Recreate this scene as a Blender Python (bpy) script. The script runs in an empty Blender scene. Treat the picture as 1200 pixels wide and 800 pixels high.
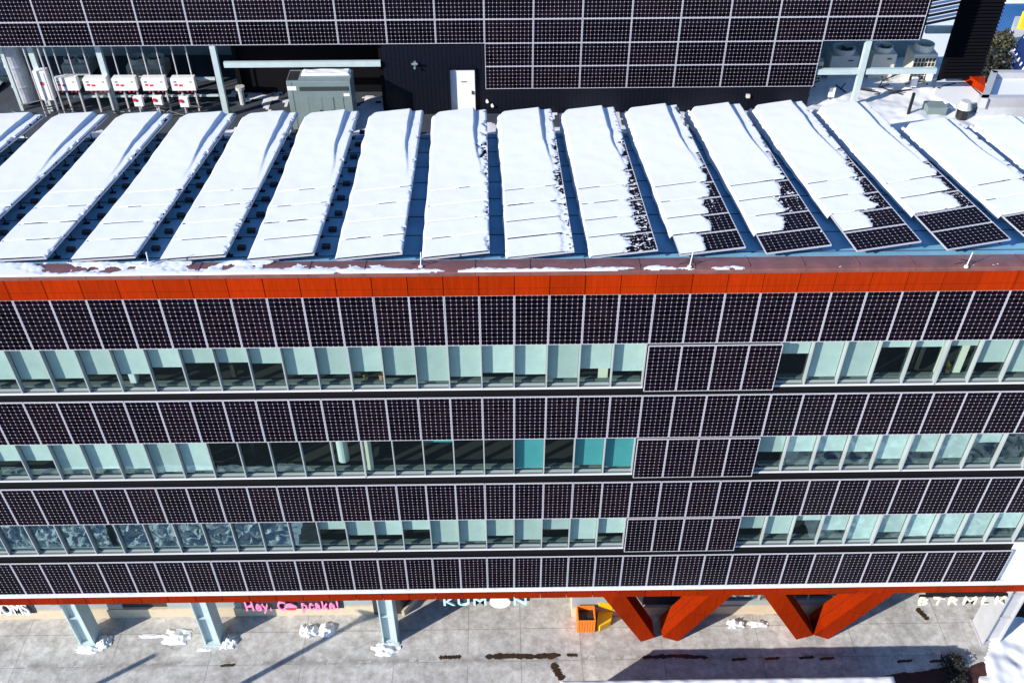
import bpy, bmesh, math, random
from mathutils import Vector, Matrix, noise
random.seed(7)
R = math.radians
scene = bpy.context.scene
C = scene.collection
V3 = Vector
ZL = 16.4                                   # height of the top edge of the first facade panel row

# ------------------------------------------------------------------ camera, sky, sun, exposure
FPX, CX, CY, CZ, PIT, YAW, ROL = 1143.92, -0.3074, -17.8158, 14.1302 + ZL, 0.71788, 0.014164, -0.0015155
cp, sp, cy_, sy_ = math.cos(PIT), math.sin(PIT), math.cos(YAW), math.sin(YAW)
FW = V3((sy_ * cp, cy_ * cp, -sp)); RT0 = V3((cy_, -sy_, 0)); UP0 = RT0.cross(FW)
RT = RT0 * math.cos(ROL) + UP0 * math.sin(ROL); UP = UP0 * math.cos(ROL) - RT0 * math.sin(ROL)
CAM = V3((CX, CY, CZ))
cam = bpy.data.cameras.new('camera'); camo = bpy.data.objects.new('camera', cam); C.objects.link(camo)
cam.sensor_width = 36; cam.lens = FPX / 1200 * 36; cam.clip_start = 0.5; cam.clip_end = 3000
M = Matrix((RT, UP, -FW)).transposed().to_4x4(); M.translation = CAM; camo.matrix_world = M
scene.camera = camo

SUN_AZ, SUN_EL = 57.0, 25.0                 # light travels towards +X (57 deg from +Y) and down
wd = bpy.data.worlds.new('World'); scene.world = wd; wd.use_nodes = True
nt = wd.node_tree; bg = nt.nodes['Background']
sky = nt.nodes.new('ShaderNodeTexSky'); sky.sky_type = 'NISHITA'; sky.sun_disc = False
sky.sun_elevation = R(SUN_EL); sky.sun_rotation = R(180 + SUN_AZ); sky.ozone_density = 7.0; sky.air_density = 1.0; sky.dust_density = 0.3
nt.links.new(sky.outputs[0], bg.inputs[0]); bg.inputs[1].default_value = 0.15
sl = bpy.data.lights.new('sun', 'SUN'); sl.energy = 5.0; sl.angle = R(0.53); sl.color = (1.0, 0.93, 0.82)
so = bpy.data.objects.new('sun', sl); C.objects.link(so)
sd = V3((math.sin(R(SUN_AZ)) * math.cos(R(SUN_EL)), math.cos(R(SUN_AZ)) * math.cos(R(SUN_EL)), -math.sin(R(SUN_EL))))
so.rotation_euler = sd.to_track_quat('-Z', 'Y').to_euler(); so.location = (-30, -30, 60)
vs = scene.view_settings; vs.view_transform = 'Standard'; vs.look = 'None'; vs.exposure = 0.52; vs.gamma = 1.0
scene.render.engine = 'CYCLES'
try:
    scene.cycles.max_bounces = 8; scene.cycles.transparent_max_bounces = 12
    scene.cycles.use_denoising = True
    scene.cycles.caustics_reflective = False; scene.cycles.caustics_refractive = False
except Exception:
    pass

# ------------------------------------------------------------------ helpers
def ray(px, py):
    return RT * ((px - 600) / FPX) - UP * ((py - 400) / FPX) + FW

def at(px, py, axis, val):                  # where the sight line of a photo point meets a plane of the place
    d = ray(px, py); i = 'xyz'.index(axis)
    return CAM + d * ((val - CAM[i]) / d[i])

def X(k):                                   # facade grid line
    return 0.82 * k * (1 + 0.013 * k * k / 196.0)

class MB:
    def __init__(s):
        s.v = []; s.f = []; s.m = []; s.uv = []
    def face(s, pts, m=0, uv=None):
        b = len(s.v); s.v += [tuple(p) for p in pts]; s.f.append(tuple(range(b, b + len(pts)))); s.m.append(m); s.uv.append(uv)
    def box(s, x0, x1, y0, y1, z0, z1, m=0):
        s.obox(V3((x0, y0, z0)), V3((x1 - x0, 0, 0)), V3((0, y1 - y0, 0)), V3((0, 0, z1 - z0)), m)
    def obox(s, o, u, v, w, m=0):
        o = V3(o); p = [o, o + u, o + u + v, o + v, o + w, o + u + w, o + u + v + w, o + v + w]
        b = len(s.v); s.v += [tuple(q) for q in p]
        fl = [(0, 3, 2, 1), (4, 5, 6, 7), (0, 1, 5, 4), (1, 2, 6, 5), (2, 3, 7, 6), (3, 0, 4, 7)]
        if u.cross(v).dot(w) < 0: fl = [t[::-1] for t in fl]
        for t in fl:
            s.f.append(tuple(b + i for i in t)); s.m.append(m); s.uv.append(None)
    def bar(s, p0, p1, w, h, m=0, up=V3((0, 0, 1))):
        p0 = V3(p0); p1 = V3(p1); d = p1 - p0
        a = d.cross(up)
        if a.length < 1e-5: a = d.cross(V3((0, 1, 0)))
        a.normalize(); b = a.cross(d).normalized()
        s.obox(p0 - a * w / 2 - b * h / 2, a * w, d, b * h, m)
    def cyl(s, p0, p1, r, n=12, m=0, r2=None, cap=True):
        p0 = V3(p0); p1 = V3(p1); d = (p1 - p0).normalized(); r2 = r if r2 is None else r2
        a = d.cross(V3((0, 0, 1)))
        if a.length < 1e-4: a = V3((1, 0, 0))
        a.normalize(); b = d.cross(a); q = len(s.v)
        for i in range(n):
            t = 2 * math.pi * i / n; e = a * math.cos(t) + b * math.sin(t)
            s.v.append(tuple(p0 + e * r)); s.v.append(tuple(p1 + e * r2))
        for i in range(n):
            j = (i + 1) % n
            s.f.append((q + 2 * i, q + 2 * j, q + 2 * j + 1, q + 2 * i + 1)); s.m.append(m); s.uv.append(None)
        if cap:
            s.f.append(tuple(q + 2 * i for i in range(n))[::-1]); s.m.append(m); s.uv.append(None)
            s.f.append(tuple(q + 2 * i + 1 for i in range(n))); s.m.append(m); s.uv.append(None)
    def ring(s, c, r0, r1, z0, z1, n=20, m=0):     # open shroud: outer and inner wall, rim
        for i in range(n):
            t0 = 2 * math.pi * i / n; t1 = 2 * math.pi * (i + 1) / n
            P = lambda r, t, z: V3((c[0] + r * math.cos(t), c[1] + r * math.sin(t), z))
            s.face([P(r1, t0, z0), P(r1, t1, z0), P(r1, t1, z1), P(r1, t0, z1)], m)
            s.face([P(r0, t1, z0), P(r0, t0, z0), P(r0, t0, z1), P(r0, t1, z1)], m)
            s.face([P(r1, t0, z1), P(r1, t1, z1), P(r0, t1, z1), P(r0, t0, z1)], m)
    def prism(s, pts, ext, m=0, flip=False):
        pts = [V3(p) for p in pts]; ext = V3(ext); n = len(pts)
        q = [p + ext for p in pts]
        nrm = (pts[1] - pts[0]).cross(pts[2] - pts[1])
        if nrm.dot(ext) > 0: pts = pts[::-1]; q = q[::-1]
        s.face(pts, m); s.face(q[::-1], m)
        for i in range(n):
            j = (i + 1) % n; s.face([pts[j], pts[i], q[i], q[j]], m)
    def mesh(s, name, mats, origin=V3((0, 0, 0)), smooth=False):
        me = bpy.data.meshes.new(name); o = V3(origin)
        me.from_pydata([tuple(V3(p) - o) for p in s.v], [], s.f)
        for mt in (mats if isinstance(mats, (list, tuple)) else [mats]): me.materials.append(mt)
        for p, mi in zip(me.polygons, s.m): p.material_index = mi; p.use_smooth = smooth
        if any(u is not None for u in s.uv):
            ul = me.uv_layers.new(name='UVMap')
            for p, u in zip(me.polygons, s.uv):
                if u is not None:
                    for li, c in zip(p.loop_indices, u): ul.data[li].uv = c
        me.update()
        return me

def obj(name, me, parent=None, loc=None, bevel=0):
    o = bpy.data.objects.new(name, me); C.objects.link(o)
    if parent is not None: o.parent = parent
    if loc is not None: o.location = loc
    if bevel:
        b = o.modifiers.new('bevel', 'BEVEL'); b.width = bevel; b.segments = 2; b.limit_method = 'ANGLE'; b.angle_limit = R(40)
    return o

def tag(o, label=None, cat=None, group=None, kind=None):
    if label: o['label'] = label
    if cat: o['category'] = cat
    if group: o['group'] = group
    if kind: o['kind'] = kind
    return o

def empty(name, loc, label, cat, group=None):
    o = bpy.data.objects.new(name, None); C.objects.link(o); o.location = loc; o.empty_display_size = .2
    return tag(o, label, cat, group)

def part(name, mb, mats, parent, smooth=False, bevel=0):      # mesh written in world coordinates, hung under its thing
    w = V3((0, 0, 0)); p = parent
    while p is not None: w += V3(p.location); p = p.parent
    return obj(name, mb.mesh(name, mats, w, smooth), parent, (0, 0, 0), bevel)

def solo(name, mb, mats, label, cat, group=None, kind=None, origin=None, smooth=False, bevel=0):
    o = V3(origin) if origin is not None else V3(mb.v[0])
    return tag(obj(name, mb.mesh(name, mats, o, smooth), None, o, bevel), label, cat, group, kind)

ORD = ['first', 'second', 'third', 'fourth', 'fifth', 'sixth', 'seventh', 'eighth', 'ninth', 'tenth', 'eleventh', 'twelfth', 'thirteenth',
       'fourteenth', 'fifteenth', 'sixteenth', 'seventeenth', 'eighteenth', 'nineteenth', 'twentieth', 'twenty-first', 'twenty-second',
       'twenty-third', 'twenty-fourth', 'twenty-fifth', 'twenty-sixth', 'twenty-seventh', 'twenty-eighth', 'twenty-ninth', 'thirtieth',
       'thirty-first', 'thirty-second', 'thirty-third', 'thirty-fourth', 'thirty-fifth', 'thirty-sixth', 'thirty-seventh', 'thirty-eighth']

# ------------------------------------------------------------------ materials
def mat(name, col, rough=.6, metal=0, spec=.5, var=0, vscale=3.0, bump=0, bscale=20.0, var2=None):
    m = bpy.data.materials.new(name); m.use_nodes = True; n = m.node_tree; b = n.nodes['Principled BSDF']
    b.inputs['Base Color'].default_value = (*col, 1); b.inputs['Roughness'].default_value = rough; b.inputs['Metallic'].default_value = metal
    b.inputs['Specular IOR Level'].default_value = spec
    if var or bump:
        tc = n.nodes.new('ShaderNodeTexCoord')
    if var:
        t = n.nodes.new('ShaderNodeTexNoise'); t.inputs['Scale'].default_value = vscale; t.inputs['Detail'].default_value = 6; t.inputs['Roughness'].default_value = .65
        n.links.new(tc.outputs['Object'], t.inputs['Vector'])
        r = n.nodes.new('ShaderNodeValToRGB'); n.links.new(t.outputs['Fac'], r.inputs[0])
        c2 = var2 or tuple(c * (1 - var) for c in col); c1 = tuple(min(1, c * (1 + var * .6)) for c in col)
        r.color_ramp.elements[0].position = .3; r.color_ramp.elements[1].position = .7
        r.color_ramp.elements[0].color = (*c2, 1); r.color_ramp.elements[1].color = (*c1, 1)
        n.links.new(r.outputs[0], b.inputs['Base Color'])
    if bump:
        t2 = n.nodes.new('ShaderNodeTexNoise'); t2.inputs['Scale'].default_value = bscale; t2.inputs['Detail'].default_value = 5
        n.links.new(tc.outputs['Object'], t2.inputs['Vector'])
        bp = n.nodes.new('ShaderNodeBump'); bp.inputs['Strength'].default_value = bump; bp.inputs['Distance'].default_value = .05
        n.links.new(t2.outputs['Fac'], bp.inputs['Height']); n.links.new(bp.outputs[0], b.inputs['Normal'])
    return m

def vary(m, lo, hi):                          # each copy a little lighter or darker
    n = m.node_tree; b = n.nodes['Principled BSDF']; src = b.inputs['Base Color'].links[0].from_socket
    oi = n.nodes.new('ShaderNodeObjectInfo'); r = n.nodes.new('ShaderNodeMapRange'); r.inputs['To Min'].default_value = lo; r.inputs['To Max'].default_value = hi
    n.links.new(oi.outputs['Random'], r.inputs['Value'])
    x = n.nodes.new('ShaderNodeMix'); x.data_type = 'RGBA'; x.blend_type = 'MULTIPLY'; x.inputs['Factor'].default_value = 1
    n.links.new(src, x.inputs['A']); n.links.new(r.outputs[0], x.inputs['B']); n.links.new(x.outputs['Result'], b.inputs['Base Color'])
    return m

def math_node(n, op, a, b=None, c=None):
    x = n.nodes.new('ShaderNodeMath'); x.operation = op
    for i, v in enumerate((a, b, c)):
        if v is None: continue
        if isinstance(v, (int, float)): x.inputs[i].default_value = v
        else: n.links.new(v, x.inputs[i])
    return x.outputs[0]

def cell_mat():                              # monocrystalline cells on a white backsheet under glass; UV counts cells
    m = bpy.data.materials.new('solar_cells'); m.use_nodes = True; n = m.node_tree; b = n.nodes['Principled BSDF']
    uv = n.nodes.new('ShaderNodeUVMap'); sx = n.nodes.new('ShaderNodeSeparateXYZ'); n.links.new(uv.outputs[0], sx.inputs[0])
    ax = math_node(n, 'ABSOLUTE', math_node(n, 'SUBTRACT', math_node(n, 'FRACT', sx.outputs[0]), .5))
    ay = math_node(n, 'ABSOLUTE', math_node(n, 'SUBTRACT', math_node(n, 'FRACT', sx.outputs[1]), .5))
    line = math_node(n, 'GREATER_THAN', math_node(n, 'MAXIMUM', ax, ay), .5 - .009)
    dia = math_node(n, 'GREATER_THAN', math_node(n, 'ADD', ax, ay), 1 - .14)
    msk = math_node(n, 'MAXIMUM', line, dia); lc = n.nodes.new('ShaderNodeMix'); lc.data_type = 'RGBA'; n.links.new(dia, lc.inputs['Factor']); lc.inputs['A'].default_value = (.26, .24, .27, 1); lc.inputs['B'].default_value = (.5, .46, .46, 1)
    oi = n.nodes.new('ShaderNodeObjectInfo')
    tc = n.nodes.new('ShaderNodeTexCoord')
    fl = n.nodes.new('ShaderNodeVectorMath'); fl.operation = 'FLOOR'; n.links.new(uv.outputs[0], fl.inputs[0])
    ad = n.nodes.new('ShaderNodeVectorMath'); ad.operation = 'ADD'; n.links.new(fl.outputs[0], ad.inputs[0]); n.links.new(oi.outputs['Location'], ad.inputs[1])
    wn = n.nodes.new('ShaderNodeTexWhiteNoise'); n.links.new(ad.outputs[0], wn.inputs['Vector'])
    r = n.nodes.new('ShaderNodeValToRGB'); n.links.new(wn.outputs['Value'], r.inputs[0])
    r.color_ramp.elements[0].color = (.002, .0015, .003, 1); r.color_ramp.elements[1].color = (.008, .005, .008, 1)
    e = r.color_ramp.elements.new(.5); e.color = (.005, .004, .009, 1)
    mx = n.nodes.new('ShaderNodeMix'); mx.data_type = 'RGBA'; n.links.new(msk, mx.inputs['Factor']); n.links.new(r.outputs[0], mx.inputs['A'])
    n.links.new(lc.outputs['Result'], mx.inputs['B'])
    tr_ = n.nodes.new('ShaderNodeValToRGB'); n.links.new(oi.outputs['Random'], tr_.inputs[0])
    tr_.color_ramp.elements[0].color = (.5, .5, .85, 1); tr_.color_ramp.elements[1].color = (1.15, .8, 1.1, 1); tr_.color_ramp.elements.new(.5).color = (.8, .65, 1.1, 1)
    tm = n.nodes.new('ShaderNodeMix'); tm.data_type = 'RGBA'; tm.blend_type = 'MULTIPLY'; tm.inputs['Factor'].default_value = 1
    n.links.new(r.outputs[0], tm.inputs['A']); n.links.new(tr_.outputs[0], tm.inputs['B']); n.links.new(tm.outputs['Result'], mx.inputs['A'])
    n.links.new(mx.outputs['Result'], b.inputs['Base Color'])
    b.inputs['Roughness'].default_value = .15; b.inputs['Specular IOR Level'].default_value = .03
    return m

def glass_mat(name, refl=.1, tint=(.80, .93, .90)):
    m = bpy.data.materials.new(name); m.use_nodes = True; n = m.node_tree; n.nodes.remove(n.nodes['Principled BSDF'])
    out = n.nodes['Material Output']; tr = n.nodes.new('ShaderNodeBsdfTransparent'); tr.inputs[0].default_value = (*tint, 1)
    gl = n.nodes.new('ShaderNodeBsdfGlossy'); gl.inputs['Roughness'].default_value = .02; gl.inputs[0].default_value = (.6, .92, .97, 1)
    ge = n.nodes.new('ShaderNodeNewGeometry'); dt = n.nodes.new('ShaderNodeVectorMath'); dt.operation = 'DOT_PRODUCT'
    n.links.new(ge.outputs['Normal'], dt.inputs[0]); n.links.new(ge.outputs['Incoming'], dt.inputs[1])
    sch = math_node(n, 'POWER', math_node(n, 'SUBTRACT', 1, math_node(n, 'ABSOLUTE', dt.outputs['Value'])), 5)
    f = math_node(n, 'ADD', math_node(n, 'MULTIPLY', sch, .9), refl + .05)
    tc = n.nodes.new('ShaderNodeTexCoord'); ns = n.nodes.new('ShaderNodeTexNoise'); ns.inputs['Scale'].default_value = 1.3; ns.inputs['Detail'].default_value = 1
    oi = n.nodes.new('ShaderNodeObjectInfo'); ad = n.nodes.new('ShaderNodeVectorMath'); ad.operation = 'ADD'
    n.links.new(tc.outputs['Object'], ad.inputs[0]); n.links.new(oi.outputs['Location'], ad.inputs[1]); n.links.new(ad.outputs[0], ns.inputs['Vector'])
    bp = n.nodes.new('ShaderNodeBump'); bp.inputs['Strength'].default_value = .1; bp.inputs['Distance'].default_value = .03
    n.links.new(ns.outputs['Fac'], bp.inputs['Height']); n.links.new(bp.outputs[0], gl.inputs['Normal'])
    mx = n.nodes.new('ShaderNodeMixShader'); n.links.new(f, mx.inputs[0]); n.links.new(tr.outputs[0], mx.inputs[1]); n.links.new(gl.outputs[0], mx.inputs[2])
    n.links.new(mx.outputs[0], out.inputs[0])
    return m

def snow_mat():
    m = mat('snow', (.76, .78, .81), .55, 0, .3, bump=.08, bscale=7)
    b = m.node_tree.nodes['Principled BSDF']
    b.inputs['Subsurface Weight'].default_value = .0
    return m

def orange_mat(name, col):                   # rust-orange metal sheet with fine vertical ribs and streaks
    m = bpy.data.materials.new(name); m.use_nodes = True; n = m.node_tree; b = n.nodes['Principled BSDF']
    tc = n.nodes.new('ShaderNodeTexCoord'); mp = n.nodes.new('ShaderNodeMapping'); mp.inputs['Scale'].default_value = (7, 7, .6)
    n.links.new(tc.outputs['Object'], mp.inputs[0]); t = n.nodes.new('ShaderNodeTexNoise'); t.inputs['Scale'].default_value = 2.2; t.inputs['Detail'].default_value = 6
    n.links.new(mp.outputs[0], t.inputs['Vector']); r = n.nodes.new('ShaderNodeValToRGB'); n.links.new(t.outputs['Fac'], r.inputs[0])
    r.color_ramp.elements[0].position = .3; r.color_ramp.elements[1].position = .72
    r.color_ramp.elements[0].color = (*[c * .86 for c in col], 1); r.color_ramp.elements[1].color = (*[c * 1.15 for c in col], 1)
    sx = n.nodes.new('ShaderNodeSeparateXYZ'); n.links.new(tc.outputs['Object'], sx.inputs[0])
    wn = n.nodes.new('ShaderNodeTexWhiteNoise'); wn.noise_dimensions = '1D'; n.links.new(math_node(n, 'FLOOR', math_node(n, 'DIVIDE', sx.outputs[0], .827)), wn.inputs['W'])
    mr = n.nodes.new('ShaderNodeMapRange'); mr.inputs['To Min'].default_value = .84; mr.inputs['To Max'].default_value = 1.1; n.links.new(wn.outputs['Value'], mr.inputs['Value'])
    bx = n.nodes.new('ShaderNodeMix'); bx.data_type = 'RGBA'; bx.blend_type = 'MULTIPLY'; bx.inputs['Factor'].default_value = 1
    n.links.new(r.outputs[0], bx.inputs['A']); n.links.new(mr.outputs[0], bx.inputs['B'])
    n.links.new(bx.outputs['Result'], b.inputs['Base Color']); b.inputs['Roughness'].default_value = .55; b.inputs['Specular IOR Level'].default_value = .04
    w = n.nodes.new('ShaderNodeTexWave'); w.inputs['Scale'].default_value = 6; w.bands_direction = 'X'
    n.links.new(tc.outputs['Object'], w.inputs['Vector'])
    bp = n.nodes.new('ShaderNodeBump'); bp.inputs['Strength'].default_value = .1; bp.inputs['Distance'].default_value = .01
    n.links.new(w.outputs['Fac'], bp.inputs['Height']); n.links.new(bp.outputs[0], b.inputs['Normal'])
    return m

def concrete_mat():
    m = bpy.data.materials.new('concrete_paving'); m.use_nodes = True; n = m.node_tree; b = n.nodes['Principled BSDF']
    tc = n.nodes.new('ShaderNodeTexCoord'); P = tc.outputs['Object']
    def nz(s, d=6, ro=.6):
        t = n.nodes.new('ShaderNodeTexNoise'); t.inputs['Scale'].default_value = s; t.inputs['Detail'].default_value = d; t.inputs['Roughness'].default_value = ro
        n.links.new(P, t.inputs['Vector']); return t.outputs['Fac']
    r = n.nodes.new('ShaderNodeValToRGB'); n.links.new(nz(.55, 8, .7), r.inputs[0])
    r.color_ramp.elements[0].position = .3; r.color_ramp.elements[0].color = (.34, .335, .325, 1)
    r.color_ramp.elements[1].position = .72; r.color_ramp.elements[1].color = (.74, .735, .72, 1)
    e = r.color_ramp.elements.new(.5); e.color = (.56, .555, .545, 1)
    r2 = n.nodes.new('ShaderNodeValToRGB'); n.links.new(nz(3.2, 8, .75), r2.inputs[0])
    r2.color_ramp.elements[0].position = .3; r2.color_ramp.elements[0].color = (.5, .46, .42, 1)
    r2.color_ramp.elements[1].position = .62; r2.color_ramp.elements[1].color = (1.05, 1.05, 1.05, 1)
    mx = n.nodes.new('ShaderNodeMix'); mx.data_type = 'RGBA'; mx.blend_type = 'MULTIPLY'; mx.inputs['Factor'].default_value = .95
    n.links.new(r.outputs[0], mx.inputs['A']); n.links.new(r2.outputs[0], mx.inputs['B'])
    # saw-cut joints
    sx = n.nodes.new('ShaderNodeSeparateXYZ'); n.links.new(P, sx.inputs[0])
    msk = None
    for out, xs, w in ((sx.outputs[0], (-17.2, -13.9, -10.55, -7.35, -4.15, -1.6, .25, 2.35, 5.2, 8.6, 11.9, 15.2), .016), (sx.outputs[1], (-3.5, .35, 1.62, 2.95, 6.0), .016)):
        for xv in xs:
            k = math_node(n, 'LESS_THAN', math_node(n, 'ABSOLUTE', math_node(n, 'SUBTRACT', out, xv)), w)
            msk = k if msk is None else math_node(n, 'MAXIMUM', msk, k)
    # broad grime line where meltwater runs
    run = math_node(n, 'ABSOLUTE', math_node(n, 'SUBTRACT', sx.outputs[1], .42))
    run = math_node(n, 'MULTIPLY', math_node(n, 'SUBTRACT', 1, math_node(n, 'MINIMUM', math_node(n, 'MULTIPLY', run, 3.0), 1)), math_node(n, 'GREATER_THAN', nz(1.1, 4), .5))
    fac = math_node(n, 'MAXIMUM', math_node(n, 'MULTIPLY', msk, .4), math_node(n, 'MULTIPLY', run, .45))
    mx2 = n.nodes.new('ShaderNodeMix'); mx2.data_type = 'RGBA'; n.links.new(fac, mx2.inputs['Factor'])
    n.links.new(mx.outputs['Result'], mx2.inputs['A']); mx2.inputs['B'].default_value = (.07, .06, .05, 1)
    n.links.new(mx2.outputs['Result'], b.inputs['Base Color']); b.inputs['Roughness'].default_value = .75
    bp = n.nodes.new('ShaderNodeBump'); bp.inputs['Strength'].default_value = .3; bp.inputs['Distance'].default_value = .02
    n.links.new(nz(25, 4), bp.inputs['Height']); n.links.new(bp.outputs[0], b.inputs['Normal'])
    return m

MT = dict(
    cells=cell_mat(), frame=mat('anodised_frame', (.5, .5, .56), .4, .0, .5),
    glass=glass_mat('window_glass', .06), mirror_glass=glass_mat('bare_window_glass', .3, (.5, .65, .65)),
    snow=snow_mat(), orange=orange_mat('orange_metal', (.35, .025, .0012)), orange2=orange_mat('deep_orange_metal', (.25, .018, .001)),
    coping=mat('red_brown_coping', (.2, .085, .075), .4, .0, .5, var=.3, vscale=2.5),
    concrete=concrete_mat(), black=mat('black_cladding', (.004, .004, .006), .6, 0, .15),
    navy=mat('dark_corrugated_cladding', (.004, .005, .012), .5, 0, .25),
    gap=mat('dark_backing', (.006, .006, .008), .7, 0, .2), white=mat('white_cladding', (.8, .8, .8), .45, bump=.05),
    mullion=mat('aluminium_mullion', (.36, .40, .41), .4, .0, .5), sill=mat('aluminium_sill', (.72, .73, .75), .4),
    blind=vary(mat('pale_roller_blind', (.62, .68, .67), .8, 0, .2, var=.12, vscale=1.6), .8, 1.08), tealblind=mat('teal_roller_blind', (.09, .36, .4), .8, 0, .2, var=.08, vscale=2),
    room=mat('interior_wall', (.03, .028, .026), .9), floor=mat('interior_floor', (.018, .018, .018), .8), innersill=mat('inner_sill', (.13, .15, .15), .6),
    deck=mat('roof_membrane', (.2, .43, .6), .6, 0, .3, var=.2, vscale=1.2), steelp=mat('grey_green_steel', (.3, .38, .4), .45, 0, .5, var=.12, vscale=4),  # deck: blue of the shaded row gaps is put into the membrane colour
    teal=mat('pale_teal_steel', (.5, .6, .6), .4, 0, .5, var=.1, vscale=3), soffit=mat('soffit', (.25, .24, .23), .7),
    beige=mat('beige_stone_base', (.62, .52, .38), .7, var=.1, vscale=6), shopdark=mat('dark_shop_frame', (.03, .033, .04), .4),
    greypanel=mat('grey_shop_panel', (.33, .38, .4), .5, var=.1, vscale=3),
    gen=mat('generator_green_grey', (.2, .26, .26), .45, 0, .5, var=.12, vscale=3), genseam=mat('generator_seam', (.05, .065, .065), .5),
    cream=mat('cream_paint', (.72, .69, .58), .5, var=.08, vscale=4), grille=mat('black_grille', (.02, .02, .02), .5),
    shadeunit=mat('grey_shade_paint', (.5, .53, .52), .5, var=.1, vscale=3),  # grey for vents; on shaded condensers, shade put into the cream paint
    whitebox=mat('white_enamel', (.82, .82, .82), .35), red=mat('red_mark', (.7, .03, .06), .5), darkmark=mat('dark_mark', (.05, .05, .07), .5),
    pipe=mat('galvanised_pipe', (.6, .58, .6), .4, .2), redpipe=mat('rusty_pipe', (.5, .2, .18), .5), blackmetal=mat('black_metal', (.012, .012, .014), .5),
    duct=mat('insulated_duct', (.5, .52, .58), .5, 0, .5, var=.25, vscale=5), ballast=mat('ballast_block', (.03, .033, .04), .9, var=.3, vscale=8),
    pink=mat('pink_letter', (.9, .28, .5), .4), paleblue=mat('pale_blue_letter', (.55, .85, .95), .4), creamletter=mat('cream_letter', (.9, .84, .66), .4),
    whiteletter=mat('white_letter', (.85, .85, .85), .4), binorange=mat('orange_bin', (.8, .22, .02), .5), yellow=mat('yellow_plastic', (.85, .5, .01), .4),
    stain=mat('wet_stain', (.055, .035, .022), .3, 0, .5, var=.5, vscale=5), mulch=mat('red_mulch', (.06, .018, .016), .9, var=.5, vscale=12, bump=.6, bscale=30),
    leaf=mat('dark_leaf', (.02, .022, .015), .6, var=.5, vscale=5), leaf2=mat('olive_leaf', (.08, .075, .03), .6, var=.5, vscale=5), bark=mat('bark', (.06, .04, .03), .9),
    asphalt=mat('asphalt', (.06, .06, .065), .85, var=.3, vscale=2), bluepaint=mat('blue_container', (.03, .13, .35), .5), brown=mat('red_brown_wall', (.16, .05, .035), .7, var=.2),
    greywall=mat('pale_grey_wall', (.5, .52, .55), .7, var=.1), yellowwall=mat('yellow_wall', (.75, .55, .02), .6), bluepanel=mat('blue_solar_glass', (.01, .02, .1), .2),
    terr=mat('terrace_membrane', (.05, .06, .08), .7, var=.3, vscale=2), terracotta=mat('terracotta_pot', (.5, .25, .12), .8), green=mat('green_leaf', (.05, .12, .03), .6), flower=mat('yellow_flower', (.8, .55, .05), .6),
    salmon=mat('salmon_board', (.75, .25, .16), .6), curtain=mat('cream_curtain', (.75, .72, .58), .8), parapetgrey=mat('grey_parapet', (.42, .43, .46), .6, var=.1),
)

# ------------------------------------------------------------------ ground and outside surfaces
def sheet(name, x0, x1, y0, y1, z, m, nx=1, ny=1, hf=None, smooth=False):
    me = bpy.data.meshes.new(name); v = []; f = []
    for j in range(ny + 1):
        for i in range(nx + 1):
            x = x0 + (x1 - x0) * i / nx; y = y0 + (y1 - y0) * j / ny
            v.append((x, y, z + (hf(x, y) if hf else 0)))
    for j in range(ny):
        for i in range(nx):
            a = j * (nx + 1) + i; f.append((a, a + 1, a + nx + 2, a + nx + 1))
    me.from_pydata(v, [], f); me.materials.append(m)
    if smooth:
        for p in me.polygons: p.use_smooth = True
    return obj(name, me)

tag(sheet('ground', -700, 700, -500, 900, 0, MT['concrete']), kind='structure')
tag(sheet('street', -300, 300, -30, -3.0, .006, MT['asphalt']), kind='structure')

def lump(x, y):
    e = min(1, max(0, (x + 40) / 1.5)) * min(1, max(0, (-8.2 - x) / 1.5 if x < 0 else 1)) * min(1, max(0, (y + 8.9) / .6)) * min(1, max(0, (-2.9 - y) / .6))
    n1 = noise.noise(V3((x * .55, y * .9, 3))); n2 = noise.noise(V3((x * 1.4 + y * .8, y * 2.6 - x * .5, 9))); n3 = noise.noise(V3((x * 4, y * 4.5, 1)))
    r1 = 1 - abs(noise.noise(V3((x * 1.3 + y * 1.1, y * 3.0 - x * 1.1, 4)))) * 2.2; r2 = 1 - abs(noise.noise(V3((x * 3.3 + y * 1.8, y * 6 - x * 2, 12)))) * 2
    return e * max(0, .08 + .1 * n1 + .3 * max(0, r1) ** 2 + .14 * max(0, r2) ** 2)
tag(sheet('snowy_verge', -40, -8, -9, -2.8, .004, MT['snow'], 420, 110, lump, True), kind='structure')
def lump2(x, y):
    e = min(1, max(0, (x - 11.5) / 1.2)) * min(1, max(0, (y + 12.9) / .6)) * min(1, max(0, (-2.2 - y) / .6))
    n1 = noise.noise(V3((x * .55, y * .9, 3))); n2 = noise.noise(V3((x * 1.4 + y * .8, y * 2.6 - x * .5, 9)))
    r1 = 1 - abs(noise.noise(V3((x * 1.2 + y, y * 2.4 - x * .8, 4)))) * 2.2
    return e * max(0, .12 + .12 * n1 + .1 * abs(n2) + .3 * max(0, r1) ** 2)
tag(sheet('snowy_bank', 11.4, 40, -13, -2.2, .004, MT['snow'], 260, 120, lump2, True), kind='structure')
def lump3(x, y): return .35 * max(0, noise.noise(V3((x * .12, y * .12, 2))) + .2)
tag(sheet('snowy_yard', 13, 160, 17.5, 200, .01, MT['snow'], 90, 90, lump3, True), kind='structure')

# ------------------------------------------------------------------ the office building
XL, XR = -23.0, 21.5
Bd = empty('office_building', (0, 6, 0), 'office block faced in black solar panels with orange parapet and three window bands', 'building')
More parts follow.
